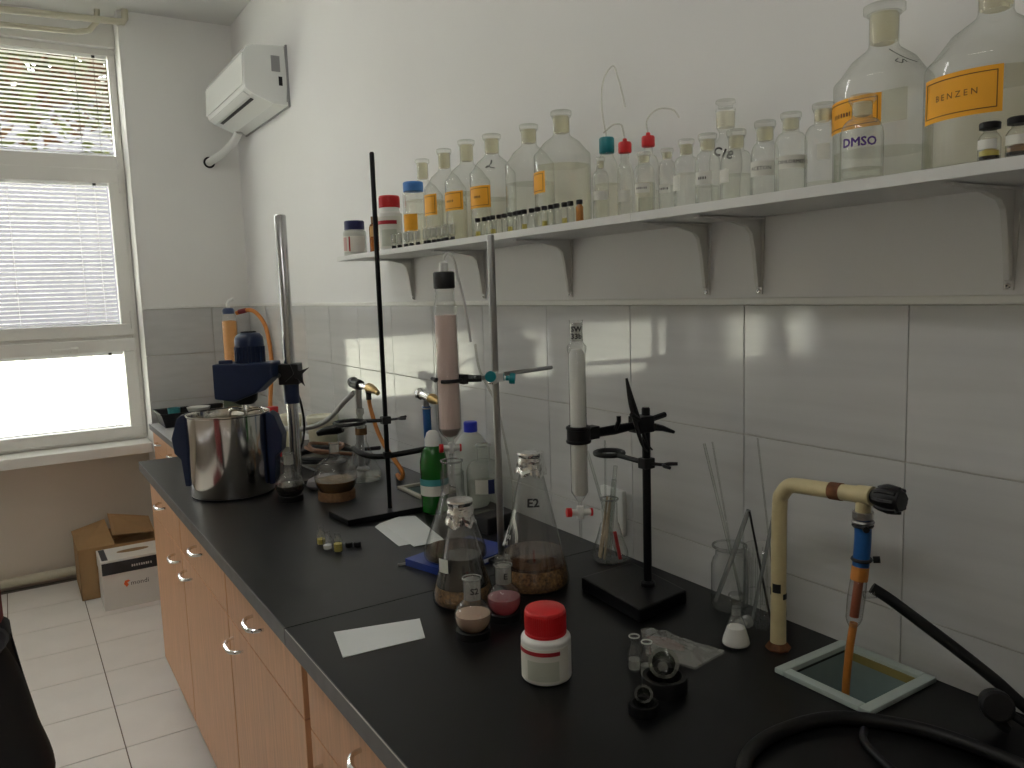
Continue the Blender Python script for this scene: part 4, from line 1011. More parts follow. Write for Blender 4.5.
# ------------------------------------------------------------------ flasks near the pot
def round_flask(x, y, Rb, rn, H, label, fill, fmat, ringm, ring_h, group, glass=None, stop=None, frost=None, mark=None):
    """round-bottom flask resting in a ring of cork or rubber"""
    t = thing('round_flask', label, 'flask', (x, y, WZ), group=group)
    z0 = .004; zc = z0 + Rb
    g = []
    for k in range(15):
        a = -PI / 2 + (PI / 2 + math.acos(min(1, (rn + .002) / Rb))) * k / 14
        g.append((max(0, Rb * math.cos(a)), zc + Rb * math.sin(a)))
    hn = g[-1][1]
    g += [(rn, hn + .006), (rn, H - .004), (rn + .0022, H - .002), (rn + .0022, H), (rn, H)]
    part('bulb', G().lathe(g, 36), glass or GLASSB, t)
    part('rim', G().ring(rn + .0008, .0014, T3(0, 0, H - .001), 30, 8), RIMG, t)
    q = []
    th1 = math.asin(max(-1, min(1, fill)))
    for k in range(11):
        a = -PI / 2 + (PI / 2 + th1) * k / 10
        q.append((max(0, (Rb - .0018) * math.cos(a)), zc + (Rb - .0018) * math.sin(a)))
    q.append((0, q[-1][1]))
    part('liquid', G().lathe(q, 32), fmat, t)
    if frost:
        part('ground_neck', G().lathe([(rn * .97, H - frost), (rn * .97, H - .004)], 26), FROSTW, t)
    if stop:
        s = part('stopper', G().lathe([(0, H + stop), (rn * .7, H + stop), (rn * .9, H + stop - .003), (rn * .9, H + stop * .55), (rn * .55, H + stop * .35), (rn * .9, H + .001), (rn * .85, H - .002), (rn * .7, H - .018), (0, H - .018)], 24), GLASSB, t)
    if mark:
        as_part('marker_text', wrap(text_geo(mark, .016, .03), rn, face_ang(x, y) + .25, H - (frost or .03) * .55, .0012), INK, t)
    # support ring
    r1 = math.sqrt(max(1e-6, Rb ** 2 - (Rb - ring_h + z0) ** 2))
    ro = r1 + .007
    rs = solo('flask_ring', G().lathe([(r1 * .55, 0), (ro, 0), (ro, ring_h * .9), (ro - .002, ring_h), (r1 + .0015, ring_h), (r1 * .82, ring_h * .45)], 32, closed=True), ringm[0], ringm[1], 'ring', (x, y, WZ))
    return t
round_flask(-.491, 2.446, .0445, .0165, .150, 'round flask of dark liquid standing in front of the steel pot', .05, DARKL, (RUBBER, 'black rubber ring under the flask of dark liquid'), .018, 'round flasks by the pot', frost=.034)
round_flask(-.366, 2.374, .0665, .0155, .177, 'large round flask of brown liquid, right of the dark one', -.15, BROWNL, (CORK, 'brown cork ring under the large round flask'), .028, 'round flasks by the pot', frost=.028)

def erlenmeyer(x, y, R, rn, H, label, liq=None, sed=None, rim=True, hz=.77, cat='flask', group='conical flasks', tint=None):
    t = thing('conical_flask', label, cat, (x, y, WZ), group=group)
    hn = H * hz
    p = [(0, .004), (R * .80, .001)] + arc(R - .012, .012, .012, -85, 12, 5)
    p += [(R * .985 + rn * .015, .024), (R * .5 + rn * .5, .018 + (hn - .018) * .52), (rn * 1.18, hn * .955), (rn * 1.02, hn), (rn, hn + .01), (rn, H - .006)]
    if rim: p += [(rn + .003, H - .004), (rn + .0035, H - .001), (rn + .001, H)]
    part('glass_wall', G().lathe(p, 40), tint or GLASSB, t)
    part('rim', G().ring(rn + .0015, .0020, T3(0, 0, H - .002), 34, 8), RIMG, t)
    def rad(z):
        z_ = max(z, .024)
        return R * .985 + (rn * 1.1 - R * .985) * (z_ - .024) / (hn - .024) - .0025
    if sed:
        n = 14; g = G()
        g.lathe([(0, .005), (R - .008, .005), (R - .0035, .013), (rad(.024), .024), (rad(sed), sed), (rad(sed) * .5, sed + .003), (0, sed + .004)], 36)
        part('sediment', g, SEDI, t)
    if liq:
        lv, lm = liq; z0 = (sed + .0005) if sed else .005
        lp = [(0, z0 + .004 if sed else z0), (rad(z0) - .0005 if sed else R - .008, z0)] + ([] if sed else [(R - .0035, .013)]) + ([(rad(.024), .024)] if z0 < .024 else []) + [(rad(lv), lv), (0, lv)]
        part('liquid', G().lathe(lp, 36), lm, t)
    return t
def foil(t, rn, H, drop, seed):
    r = random.Random(seed); seg = 48; v = []; f = []; rows = 9
    for j in range(rows + 1):
        for k in range(seg):
            a = 2 * PI * k / seg
            nz = noise.noise(Vector((math.cos(a) * 2.5 + seed, math.sin(a) * 2.5, j * .55)))
            if j == 0: q, z = rn * .55, H + .0045 + nz * .0012
            elif j == 1: q, z = rn + .0055 + nz * .001, H + .0042
            elif j == 2: q, z = rn + .0062 + nz * .0015, H + .0005
            else:
                h = (j - 2) / (rows - 2)
                q = rn + .0035 + h * .006 + nz * .004 * (.4 + h)
                z = H - h * drop * (1 + .35 * noise.noise(Vector((math.cos(a) * 1.7, math.sin(a) * 1.7, seed + 4.0))))
            v.append((q * math.cos(a), q * math.sin(a), z))
    v.append((0, 0, H + .0045))
    for j in range(rows):
        for k in range(seg):
            k2 = (k + 1) % seg; f.append((j * seg + k, j * seg + k2, (j + 1) * seg + k2, (j + 1) * seg + k))
    for k in range(seg): f.append((len(v) - 1, (k + 1) % seg, k))
    part('foil_cap', G().add(v, f), FOIL, t, sharp=4, label='crumpled aluminium foil over the neck')
# clear conical flask with tall frosted joint behind stand one
t = erlenmeyer(-.205, 2.55, .064, .0175, .190, 'clear conical flask with a glass joint inside the stand ring', (.02, LCLEAR), hz=.70)
part('stopper', G().lathe([(0, .250), (.012, .250), (.0135, .246), (.0135, .232), (.008, .222), (.009, .214), (.0165, .196), (.0165, .192), (.0125, .165), (0, .165)], 22), FROSTW, t)
part('cork_band', G().lathe([(.0178, .160), (.020, .160), (.020, .182), (.0178, .182)], 22), CORK, t)
part('side_tube', G().tube([(-.028, -.02, .12), (-.06, -.06, .09), (-.075, -.09, .03)], .004, 8, smooth=4), GLASSB, t)
# ------------------------------------------------------------------ gas taps by the wall
t = thing('gas_tap', 'grey bench gas tap with brass nozzle behind the first stand', 'tap', (-.150, 2.70, WZ))
part('foot', G().lathe([(0, 0), (.026, 0), (.026, .008), (.014, .016), (0, .016)], 20), STEEL, t)
part('riser', G().tube([(0, 0, .01), (0, 0, .305)], .0125, 14), STEEL, t)
part('valve', G().lathe([(0, -.025), (.018, -.025), (.020, 0), (.018, .025), (0, .025)], 18, AX((0, 0, .315), (0, -1, 0))), DKIRON, t)
part('knob', G().lathe([(0, 0), (.018, 0), (.021, .016), (.017, .034), (0, .036)], 14, AX((0, .024, .318), (0, 1, .08))), BLACKP, t)
part('spout', G().tube([(0, -.02, .315), (.0, -.11, .312)], .011, 12), CHROME, t)
part('nozzle', G().tube([(0, -.105, .312), (0, -.12, .311), (0, -.15, .308), (0, -.185, .300)], [.017, .017, .013, .008], 14), BRASS, t)
part('outlet', G().tube([(0, -.095, .312), (0, -.10, .285), (0, -.10, .27)], .010, 10), DKIRON, t)
solo('orange_hose', G().tube([(-.15, 2.60, WZ + .272), (-.148, 2.595, WZ + .24), (-.145, 2.555, WZ + .17), (-.14, 2.50, WZ + .115), (-.135, 2.43, WZ + .075), (-.125, 2.40, WZ + .04), (-.12, 2.43, WZ + .012), (-.10, 2.50, WZ + .0105)], .0075, 10, smooth=6), ORANGEH, 'orange hose hanging from the brass gas tap behind the black rod', 'hose')
solo('grey_hose', G().tube([(-.16, 2.715, WZ + .285), (-.185, 2.76, WZ + .245), (-.215, 2.83, WZ + .185), (-.25, 2.90, WZ + .15), (-.29, 2.96, WZ + .135), (-.35, 3.04, WZ + .135), (-.40, 3.12, WZ + .12), (-.43, 3.2, WZ + .07), (-.44, 3.28, WZ + .011)], .0095, 10, smooth=6), GREYH, 'pale grey hose sagging from the gas tap towards the stirrer', 'hose')
t = thing('water_tap', 'chrome bench tap with a blue hose left of the pink column', 'tap', (-.050, 2.352, WZ))
part('foot', G().lathe([(0, 0), (.022, 0), (.022, .008), (.012, .012), (0, .012)], 18), STEEL, t)
part('riser', G().tube([(0, 0, .01), (0, 0, .09)], .010, 12), BRASS, t)
part('blue_sleeve', G().tube([(0, 0, .085), (.001, 0, .18), (0, 0, .262)], .0135, 12), BLUEH, t)
part('clip', G().ring(.0145, .003, T3(0, 0, .256), 20, 6).box(-.006, .006, .012, .03, .252, .260), STEEL, t)
part('valve', G().tube([(0, .02, .298), (0, -.02, .296), (0, -.045, .292)], [.016, .016, .014], 14), CHROME, t)
part('connector', G().tube([(0, 0, .258), (0, 0, .29)], .010, 12), STEEL, t)
kn = G().lathe([(0, .0), (.016, 0), (.020, .010), (.020, .026), (.015, .034), (0, .036)], 10, AX((0, .018, .299), (0, 1, .06)))
part('knob', kn, CHROME, t, sharp=10)
part('nozzle', G().tube([(0, -.04, .292), (0, -.055, .291), (0, -.075, .287), (0, -.092, .283)], [.017, .018, .011, .007], 12), BRASS, t)

# ------------------------------------------------------------------ retort stand one
def boss(p, m_, parent, d=(1, 0, 0), knobm=None, s=1.0):
    g = G().cbox((0, 0, 0), (.026 * s, .024 * s, .022 * s), T3(*p))
    o = part('boss_head', g, m_, parent, bevel=.003)
    return o
def wing_nut(p, d, m_, parent):
    M = AX(p, d)
    g = G().tube([(0, 0, 0), (0, 0, .026)], .0035, 8, M).tube([(0, 0, .024), (.012, 0, .032), (.020, 0, .046)], [.0035, .004, .0035], 8, M, smooth=3).tube([(0, 0, .024), (-.012, 0, .032), (-.020, 0, .046)], [.0035, .004, .0035], 8, M, smooth=3)
    return part('wing_nut', g, m_, parent)
sx, sy = -.305, 2.10
t = thing('retort_stand', 'tall black retort stand with ring, the rod reaching above the shelf', 'stand', (sx, sy, WZ))
part('base', G().prism([(-.155, .085), (-.145, -.045), (.082, -.050), (.100, .045), (.0, .15)], 0, .017), BLACKM, t, bevel=.003)
part('rod', G().lathe([(0, .01), (.0068, .01), (.0068, 1.022), (.005, 1.026), (0, 1.026)], 14), BLACKM, t)
zr = .276
boss((0, 0, zr), DKIRON, t)
rc = (-.095, .02, zr)
part('ring', G().ring(.043, .0052, T3(rc[0] - .002, rc[1] + .01, zr), 36, 8).tube([(rc[0] + .04, rc[1] + .008, zr), (-.01, 0, zr)], .0052, 8), DKIRON, t)
wing_nut((.012, -.004, zr), (.85, -.45, .1), DKIRON, t)
boss((0, 0, .175), DKIRON, t, s=.8)
solo('rubber_tube', G().tube([(sx - .052, sy + .13, 1.052), (sx - .048, sy + .09, 1.043), (sx - .03, sy + .045, 1.038), (sx + .0, sy + .021, 1.038), (sx + .05, sy + .005, 1.042), (sx + .085, sy - .012, 1.047), (sx + .115, sy - .03, 1.053)], .0085, 12, smooth=6), RUBBER, 'curved piece of black rubber tubing resting against the tall stand', 'tube')

# ------------------------------------------------------------------ papers, vials
def sheet(name, pts, z, m_, label, cat, th=.0012):
    n = len(pts)
    return solo(name, G().prism([(p[0], p[1]) for p in pts], 0, th), m_, label, cat, (0, 0, z))
sheet('paper', [(-.728, 1.408), (-.568, 1.366), (-.598, 1.282), (-.752, 1.296)], WZ + .0004, PAPER, 'single white paper slip lying at the front of the bench', 'paper')
sheet('paper', [(-.395, 2.0), (-.372, 2.022), (-.30, 2.05), (-.262, 2.028), (-.345, 1.80), (-.412, 1.806)], WZ + .0004, PAPER, 'lower white sheet sticking out of the pair by the tall stand', 'paper')
sheet('paper', [(-.365, 2.012), (-.262, 2.022), (-.30, 1.768), (-.385, 1.775)], WZ + .0018, PAPER, 'upper white sheet of the pair by the tall stand', 'paper')
VM = vb.copy(); VM.name = 'vial_body_big'
bigv = mk(G().lathe([(0, .001), (.0105, 0), (.0118, .002), (.0118, .030), (.0075, .036), (.007, .046), (.0085, .047), (.0085, .050)], 20), 'vial_body'); bigv.materials.append(GLASSB)
for (x, y, h, m_, lab) in ((-.566, 1.945, .016, YELL, 'open vial with yellow liquid, rearmost of the three on the worktop'), (-.566, 1.897, .012, POWDER, 'open vial with pale powder, middle of the three on the worktop'), (-.551, 1.862, .022, YELL, 'open vial with most yellow liquid, frontmost of the three on the worktop')):
    t = thing('sample_vial', lab, 'vial', (x, y, WZ + .0002), group='three open vials on the worktop')
    part('vial_body', bigv, GLASSB, t)
    part('contents', G().lathe([(0, .003), (.0102, .003), (.0102, h), (0, h)], 18), m_, t)
capm = mk(G().lathe([(.007, .0005), (.0098, .0), (.0098, .010), (.008, .012), (0, .012)], 18), 'cap'); capm.materials.append(BLACKP)
for (x, y, lab) in ((-.535, 1.915, 'loose black vial cap nearest the open vials'), (-.514, 1.885, 'loose black vial cap, middle of the three'), (-.496, 1.874, 'loose black vial cap farthest right of the open vials')):
    o = part('vial_cap', capm, BLACKP, None); o.location = (x, y, WZ + .0003); o['label'] = lab; o['category'] = 'cap'; o['group'] = 'loose vial caps'

# ------------------------------------------------------------------ bottles by the wall
t = thing('soap_bottle', 'green soap bottle with white cap behind the papers', 'bottle', (-.190, 2.035, WZ))
part('body', G().lathe([(0, .003), (.034, 0), (.039, .006), (.040, .05), (.0385, .085), (.040, .12), (.040, .150), (.034, .178), (.022, .197), (.0145, .202)], 32), GREENL, t)
part('label', G().sector(.0408, face_ang(-.19, 2.035) - 1.5, face_ang(-.19, 2.035) + 1.5, .055, .084, 20), LABELW, t)
part('label_band', G().sector(.0412, face_ang(-.19, 2.035) - 1.5, face_ang(-.19, 2.035) + 1.5, .084, .103, 20), TEALC, t)
part('cap', G().lathe([(.015, .196), (.024, .197), (.024, .216), (.020, .224), (.017, .234), (.010, .240), (0, .241)], 24), WHITEP, t)
t = thing('plastic_bottle', 'translucent plastic bottle with bright blue cap behind the glass bottle', 'bottle', (-.066, 2.03, WZ))
part('body', G().lathe([(0, .003), (.045, 0), (.050, .008), (.050, .165), (.046, .188), (.030, .212), (.018, .222), (.017, .228), (0, .228)], 32), HDPE, t)
part('cap', G().lathe([(.018, .222), (.0205, .223), (.0205, .250), (.018, .253), (0, .253)], 26), BLUECAP, t)
t = reagent_bottle(-.098, 1.905, .050, .128, .162, .217, .0215, 'wide-necked glass bottle with square label beside the metal pole', (.10, LCLEAR), None, (-.5, .2, .075, .115, None, 0), small=True, rn=.0185, group='bottles by the tiles', stop=False, z=WZ)
a0, a1 = angs(-.098, 1.905, .2, .55)
part('label', G().sector(.0506, a0, a1, .075, .115), pbr('navy_label', (.02, .03, .12), .6), t)
part('neck_ring', G().ring(.0205, .003, T3(0, 0, .205), 28, 8), RIMG, t)
solo('clear_jar', G().lathe([(0, .003), (.030, 0), (.033, .004), (.033, .125), (.031, .132), (.034, .136), (.032, .139)], 28), GLASSB, 'plain clear glass jar between the green bottle and the wide-necked bottle', 'jar', (-.187, 1.930, WZ))
solo('black_block', G().box(-.05, .05, -.03, .03, 0, .045), BLACKP, 'black block behind the blue book under the metal pole', 'block', (-.145, 1.775, WZ), R_(10), bevel=.004)

# ------------------------------------------------------------------ metal stand, clamp and the pink column
px_, py_ = -.255, 1.565
t = thing('metal_stand', 'steel rod stand with teal-knobbed clamp beside the pink column', 'stand', (px_, py_, WZ))
part('base', G().box(-.04, .09, -.075, .012, 0, .010), DKIRON, t, bevel=.002)
part('rod', G().lathe([(0, .008), (.0085, .008), (.0085, .758), (.007, .761), (0, .761)], 14), STEEL, t)
zc = .437
part('boss_head', G().cbox((0, 0, zc), (.034, .030, .024)).cbox((-.014, -.012, zc), (.02, .02, .03)), CHROME, t, bevel=.004)
for (p, d) in (((-.020, -.014, zc + .003), (-.55, -.8, .1)), ((.022, -.010, zc - .004), (.8, -.6, -.1))):
    part('knob', G().lathe([(0, 0), (.006, 0), (.006, .008), (.0125, .009), (.0135, .014), (.0125, .022), (0, .023)], 14, AX(p, d)), TEAL, t, label='teal plastic knob')
part('clamp_rod', G().tube([(-.035, .012, zc - .002), (.0, .014, zc + .002), (.188, .040, zc + .004)], .0052, 10), STEEL, t)
cx, cy = -.360 - px_, 1.600 - py_
part('clamp_jaw', G().tube([(-.03, .012, zc - .002), (cx + .045, cy - .004, zc - .002)], .008, 8).ring(.0295, .0042, T3(cx, cy, zc - .002), 28, 8, -2.6, 2.6).cbox((cx + .036, cy - .002, zc - .002), (.014, .03, .022)), DKIRON, t)
part('jaw_screw', G().tube([(cx + .06, cy - .03, zc + .002), (cx + .06, cy + .02, zc + .002)], .004, 8).tube([(cx - .035, cy - .012, zc + .004), (cx - .035, cy + .012, zc + .004)], .004, 8), DKIRON, t)

def stopcock(t, z, dirv, r=.009):
    s = part('stopcock', G().tube([(Vector(dirv) * -.020), (Vector(dirv) * .020)], r * .8, 12, T3(0, 0, z)).lathe([(0, -.012), (.007, -.012), (.008, 0), (.007, .012), (0, .012)], 14, T3(0, 0, z)), WHITEP, t)
    part('red_washer', G().tube([Vector(dirv) * -.027, Vector(dirv) * -.018], r * 1.15, 12, T3(0, 0, z)), REDP, s)
    part('red_washer', G().tube([Vector(dirv) * .020, Vector(dirv) * .024], r, 12, T3(0, 0, z)), REDP, s)
    return s
t = thing('chromatography_column', 'glass column packed with pink powder and black screw cap', 'column', (-.360, 1.600, WZ))
Rc = .0265
part('glass_wall', G().lathe([(.0042, .255), (.0045, .285), (.008, .298), (.018, .308), (Rc, .322), (Rc, .600), (.024, .612), (.021, .618), (.0215, .628), (.020, .632), (.0215, .640), (.020, .650)], 34), GLASSB, t)
part('packing', G().lathe([(0, .324), (Rc - .002, .325), (Rc - .002, .583), (0, .585)], 30), PINKS, t)
part('sand_layer', G().lathe([(0, .302), (.016, .309), (Rc - .002, .3245), (0, .3245)], 28), GREYS, t)
part('screw_cap', G().lathe([(.0205, .643), (.0242, .645), (.0242, .678), (.022, .681), (.008, .681)], 30), BLACKP, t)
part('inlet', G().lathe([(.0105, .680), (.0105, .700), (.008, .703), (.004, .704)], 18), WHITEP, t)
part('outlet_tip', G().lathe([(.0042, .258), (.004, .285)], 12).lathe([(.0028, .205), (.0032, .255)], 12), GLASSB, t)
stopcock(t, .278, (.92, -.38, -.02))
part('inlet_tube', G().tube([(0, 0, .690), (.002, -.001, .712), (.010, -.004, .722), (.020, -.008, .712), (.028, -.010, .68), (.045, -.012, .60), (.06, -.005, .52)], .0032, 8, smooth=6), WHITEP, t)
solo('plastic_tubing', G().tube([(-.298, 1.578, 1.385), (-.275, 1.60, 1.32), (-.235, 1.60, 1.24), (-.228, 1.575, 1.15), (-.222, 1.558, 1.05), (-.235, 1.54, .98), (-.245, 1.53, .945)], .003, 8, smooth=6), TUBEP, 'thin clear tubing hanging down along the steel rod', 'tube')
solo('tube_fitting', G().tube([(-.248, 1.512, 1.0), (-.262, 1.50, .985), (-.285, 1.487, .955), (-.30, 1.48, .935)], .0038, 8, smooth=4).tube([(-.255, 1.507, .99), (-.252, 1.50, .95), (-.256, 1.497, .925)], .0032, 8, smooth=4), WHITEP, 'white curved tube fitting between the foil flasks', 'tube')

# ------------------------------------------------------------------ conical flasks
erlenmeyer(-.360, 1.600, .0735, .0235, .233, 'open empty conical flask under the pink column', (.008, LWINE), hz=.70)
t = erlenmeyer(-.455, 1.392, .0625, .021, .208, 'foil-capped conical flask with dark liquid over brown sediment', (.100, DARKL), .040, hz=.80)
foil(t, .021, .212, .045, 3)
a = face_ang(-.455, 1.392) - .75
part('label', G().sector(.0555, a - .22, a + .22, .078, .106, 6), LABELW, t)
t = erlenmeyer(-.285, 1.382, .0765, .0235, .288, 'large foil-capped conical flask marked E2 with brown liquid over sediment', (.078, LWINE), .048, hz=.86)
foil(t, .0235, .289, .042, 8)
as_part('marker_text', wrap(text_geo('E2', .024, .03), .0415, face_ang(-.285, 1.382) + .05, .192, .004, slope=-.23), INK, t)
a = face_ang(-.285, 1.382) - 1.05
g = wrap(text_geo('1000\nml', .013), .0615, a, .112, .003, slope=-.25)
as_part('graduation', g, LABELW, t)

# notebook and glass rod
t = thing('notebook', 'blue covered notebook lying under the conical flasks', 'book', (-.334, 1.624, WZ + .0002), R_(16))
part('cover', G().box(-.108, .108, -.075, .075, 0, .003).box(-.108, .108, -.075, .075, .0135, .0165).box(-.108, -.105, -.075, .075, .003, .0135), BLUEP, t)
part('pages', G().box(-.105, .106, -.073, .073, .003, .0135), PAPER, t)
for o in list(bpy.data.objects):
    if o.get('label', '').startswith('open empty conical flask'): o.location.z = WZ + .0172
    if o.get('label', '').startswith('glass column packed with pink'): o.location.z = WZ
solo('glass_rod', G().tube([(-.475, 1.672, WZ + .0035), (-.448, 1.668, WZ + .0035)], .0033, 8), GREYH, 'short end of a glass rod poking out beside the blue notebook', 'rod')

# ------------------------------------------------------------------ two small round flasks and the red-capped bottle
round_flask(-.519, 1.238, .0345, .0165, .112, 'small open round flask of beige liquid in front', .16, BEIGEL, (RUBBER, 'black rubber ring under the small beige flask'), .015, 'small round flasks at the front', frost=.040, mark='S2')
round_flask(-.430, 1.272, .0340, .0165, .108, 'small stoppered round flask of pink liquid', .18, LROSE, (RUBBER, 'black rubber ring under the small pink flask'), .016, 'small round flasks at the front', frost=.036, stop=.018, mark='E')
red_cap_bottle(-.498, 1.032, WZ, .0412, .078, .0345, .074, .117, 'white plastic bottle with red ribbed cap at the front of the bench', .66)

# ------------------------------------------------------------------ second retort stand with the white column
sx, sy = -.142, 1.178
t = thing('retort_stand', 'short black retort stand with heavy base holding the white column', 'stand', (sx, sy, WZ))
part('base', G().prism([(-.098, -.085), (.044, -.066), (.066, .125), (-.080, .120)], 0, .027), BLACKM, t, bevel=.004)
part('rod', G().lathe([(0, .02), (.0085, .02), (.0085, .392), (.007, .395), (0, .395)], 16), BLACKM, t)
part('collar', G().lathe([(.0085, .027), (.015, .027), (.015, .034), (.0105, .038), (.0085, .038)], 18), BLACKM, t)
z1 = .359; c2 = (-.158, .014)
boss((-.012, .0, z1 + .004), BLACKM, t, s=1.5)
part('clamp_arm', G().tube([(-.03, .002, z1 + .002), (-.075, .007, z1 - .001), (-.115, .010, z1 - .002)], [.008, .010, .009], 10).tube([(.0, 0, z1 + .008), (.058, .008, z1 + .014)], .006, 8), BLACKM, t)
part('clamp_jaw', G().ring(.0205, .004, T3(c2[0], c2[1], z1 + .012), 26, 8).ring(.0205, .004, T3(c2[0], c2[1], z1 - .014), 26, 8).lathe([(.0195, -.016), (.0225, -.016), (.0225, .014), (.0195, .014)], 24, T3(c2[0], c2[1], z1)).cbox((c2[0] + .030, c2[1] - .002, z1), (.022, .022, .024)), BLACKM, t)
for q_, r_q in (([(-.085, -.008, z1 + .003), (-.085, -.018, z1 + .020), (-.085, -.018, z1 + .03)], [.0045] * 3), ([(-.02, -.012, z1 + .012), (-.055, -.02, z1 + .03)], [.0045] * 2), ([(.012, -.012, z1 - .004), (.03, -.016, z1 - .008), (.055, -.022, z1 - .018)], [.008, .006, .0035])):
    part('clamp_screw', G().tube(q_, r_q, 8), BLACKM, t)
z2 = .282
boss((0, 0, z2), DKIRON, t)
part('ring', G().ring(.030, .0055, T3(.006, .124, z2), 32, 8).tube([(.004, .094, z2), (.001, .03, z2), (0, .012, z2)], .0055, 8), DKIRON, t)
wing_nut((.004, -.012, z2), (.4, -.9, 0), DKIRON, t)
# tweezers hanging on the boss
t = thing('tweezers', 'dark steel tweezers stuck upright at the clamp of the short stand', 'tweezers', (-.172, 1.160, 1.18))
part('arm', G().tube([(-.030, .005, .150), (-.022, .004, .10), (-.004, .002, .04), (.006, .0, .012), (.018, 0, .0)], [.0025, .0042, .0045, .003, .0014], 6, smooth=4), DKIRON, t)
part('arm', G().tube([(-.030, .005, .150), (-.012, .006, .10), (.010, .004, .04), (.020, .002, .014), (.032, .002, .002)], [.0025, .0042, .0045, .003, .0014], 6, smooth=4), DKIRON, t)

t = thing('chromatography_column', 'slim glass column packed with white silica held by the black clamp', 'column', (sx + c2[0], sy + c2[1], WZ))
Rc = .0165
part('glass_wall', G().lathe([(.003, .216), (.0035, .226), (.009, .234), (Rc, .246), (Rc, .512), (.0185, .520), (.0185, .526), (.0125, .534), (.0118, .555), (.0125, .572), (.0135, .576)], 28), GLASSB, t)
part('packing', G().lathe([(0, .238), (.010, .240), (Rc - .0015, .249), (Rc - .0015, .510), (.010, .521), (0, .521)], 26), WHITES, t)
part('ground_neck', G().lathe([(.0115, .536), (.0115, .570)], 22), FROSTW, t)
part('outlet_tip', G().lathe([(.0024, .146), (.0030, .192)], 12), GLASSB, t)
stopcock(t, .206, (.92, -.38, -.05), .008)
as_part('marker_text', wrap(text_geo('SW\n33b', .0135, .04), .0122, face_ang(sx + c2[0], sy + c2[1]), .552, .0012), INK, t)

# flask of rods behind it
x, y = -.058, 1.400
t = erlenmeyer(x, y, .042, .0185, .150, 'small conical flask stuffed with rods and stirrers by the socket', None, hz=.62)
ROD = thin('glass_rod_clear', (.90, .92, .90), (.35, .37, .35), .12, power=2.0)
WOODST = pbr('wooden_stick', (.42, .33, .22), .6, var=.2, scale=40)
def rods(defs):
    for (name, p, q, r, m_, lab) in defs:
        solo(name, G().tube([p, q], r, 10), m_, lab, 'rod')
rods([('glass_rod', (x + .012, y - .012, WZ + .012), (x - .022, y + .050, WZ + .255), .0033, ROD, 'glass rod leaning left out of the flask of rods'),
      ('glass_rod', (x - .008, y + .006, WZ + .012), (x - .006, y + .004, WZ + .285), .0022, ROD, 'thin upright glass rod in the flask of rods'),
      ('glass_rod', (x + .0, y + .010, WZ + .012), (x + .014, y - .008, WZ + .225), .0048, ROD, 'thick glass rod leaning right in the flask of rods'),
      ('glass_tube', (x - .010, y - .006, WZ + .012), (x + .004, y - .014, WZ + .195), .0065, ROD, 'short wide glass tube in the flask of rods'),
      ('wooden_stick', (x - .026, y + .004, WZ + .010), (x + .002, y - .003, WZ + .150), .0028, WOODST, 'wooden stick at the left inside the flask of rods'),
      ('wooden_stick', (x - .022, y + .014, WZ + .010), (x - .001, y + .005, WZ + .152), .0028, WOODST, 'wooden stick at the back inside the flask of rods'),
      ('wooden_stick', (x - .024, y - .008, WZ + .010), (x - .004, y - .009, WZ + .148), .0028, WOODST, 'wooden stick at the front inside the flask of rods'),
      ('stirring_bar', (x + .010, y - .024, WZ + .008), (x + .003, y - .014, WZ + .072), .0042, REDP, 'red bar inside the flask of rods')])

# jar and beaker with rods, small flask of powder
x, y = -.048, 1.046
t = thing('glass_jar', 'wide-mouthed glass jar holding glass tubes near the yellow tap', 'jar', (x, y, WZ))
part('glass_wall', G().lathe([(0, .004), (.030, 0), (.0345, .005), (.0355, .012), (.0355, .088), (.032, .100), (.0275, .106), (.027, .118), (.030, .121), (.0335, .124), (.0335, .127), (.030, .128)], 36), GLASSB, t)
part('rim', G().ring(.0318, .0022, T3(0, 0, .1265), 36, 8), GLASSB, t)
rods([('glass_rod', (x + .018, y - .018, WZ + .010), (x - .004, y + .062, WZ + .320), .0028, ROD, 'long glass rod leaning left out of the wide-mouthed jar'),
      ('glass_rod', (x + .020, y - .010, WZ + .010), (x + .002, y + .046, WZ + .325), .0016, ROD, 'thin glass rod beside the long one in the wide-mouthed jar')])
HAZE = thin('grey_pipette', (.75, .77, .76), (.45, .47, .46), .08, rough=.2, haze=.35, hcol=(.55, .57, .57))
solo('plastic_pipette', G().tube([(x - .02, y + .018, WZ + .012), (x + .004, y - .008, WZ + .115), (x + .022, y - .028, WZ + .200)], [.0045, .0055, .0045], 10), HAZE, 'grey plastic pipette leaning right out of the wide-mouthed jar', 'pipette')
x, y = -.052, .958
t = thing('beaker', 'tall ribbed glass beaker with rods right behind the yellow tap', 'beaker', (x, y, WZ))
part('glass_wall', G().lathe([(0, .003), (.034, 0), (.0385, .006), (.0395, .02), (.0355, .085), (.036, .140), (.039, .146), (.037, .149)], 36), GLASSB, t)
for k in range(24):
    part('flute', G().tube([((.0398) * math.cos(k * PI / 12), .0398 * math.sin(k * PI / 12), .02), (.0358 * math.cos(k * PI / 12), .0358 * math.sin(k * PI / 12), .085), (.0363 * math.cos(k * PI / 12), .0363 * math.sin(k * PI / 12), .135)], .0008, 5), GLASSB, t)
part('rib', G().lathe([(.0393, .018), (.0402, .019), (.0398, .021)], 36).lathe([(.0368, .055), (.0380, .056), (.0368, .058)], 36), GLASSB, t)
rods([('glass_rod', (x + .022, y - .014, WZ + .008), (x + .020, y + .034, WZ + .345), .0016, ROD, 'thin tall glass rod leaning left out of the beaker'),
      ('glass_rod', (x - .018, y + .012, WZ + .008), (x + .018, y - .012, WZ + .235), .0036, HAZE, 'thick bluish glass rod leaning right in the beaker'),
      ('glass_rod', (x + .010, y - .006, WZ + .008), (x + .005, y + .040, WZ + .205), .0022, DKIRON, 'dark thin rod at the left rim of the beaker')])
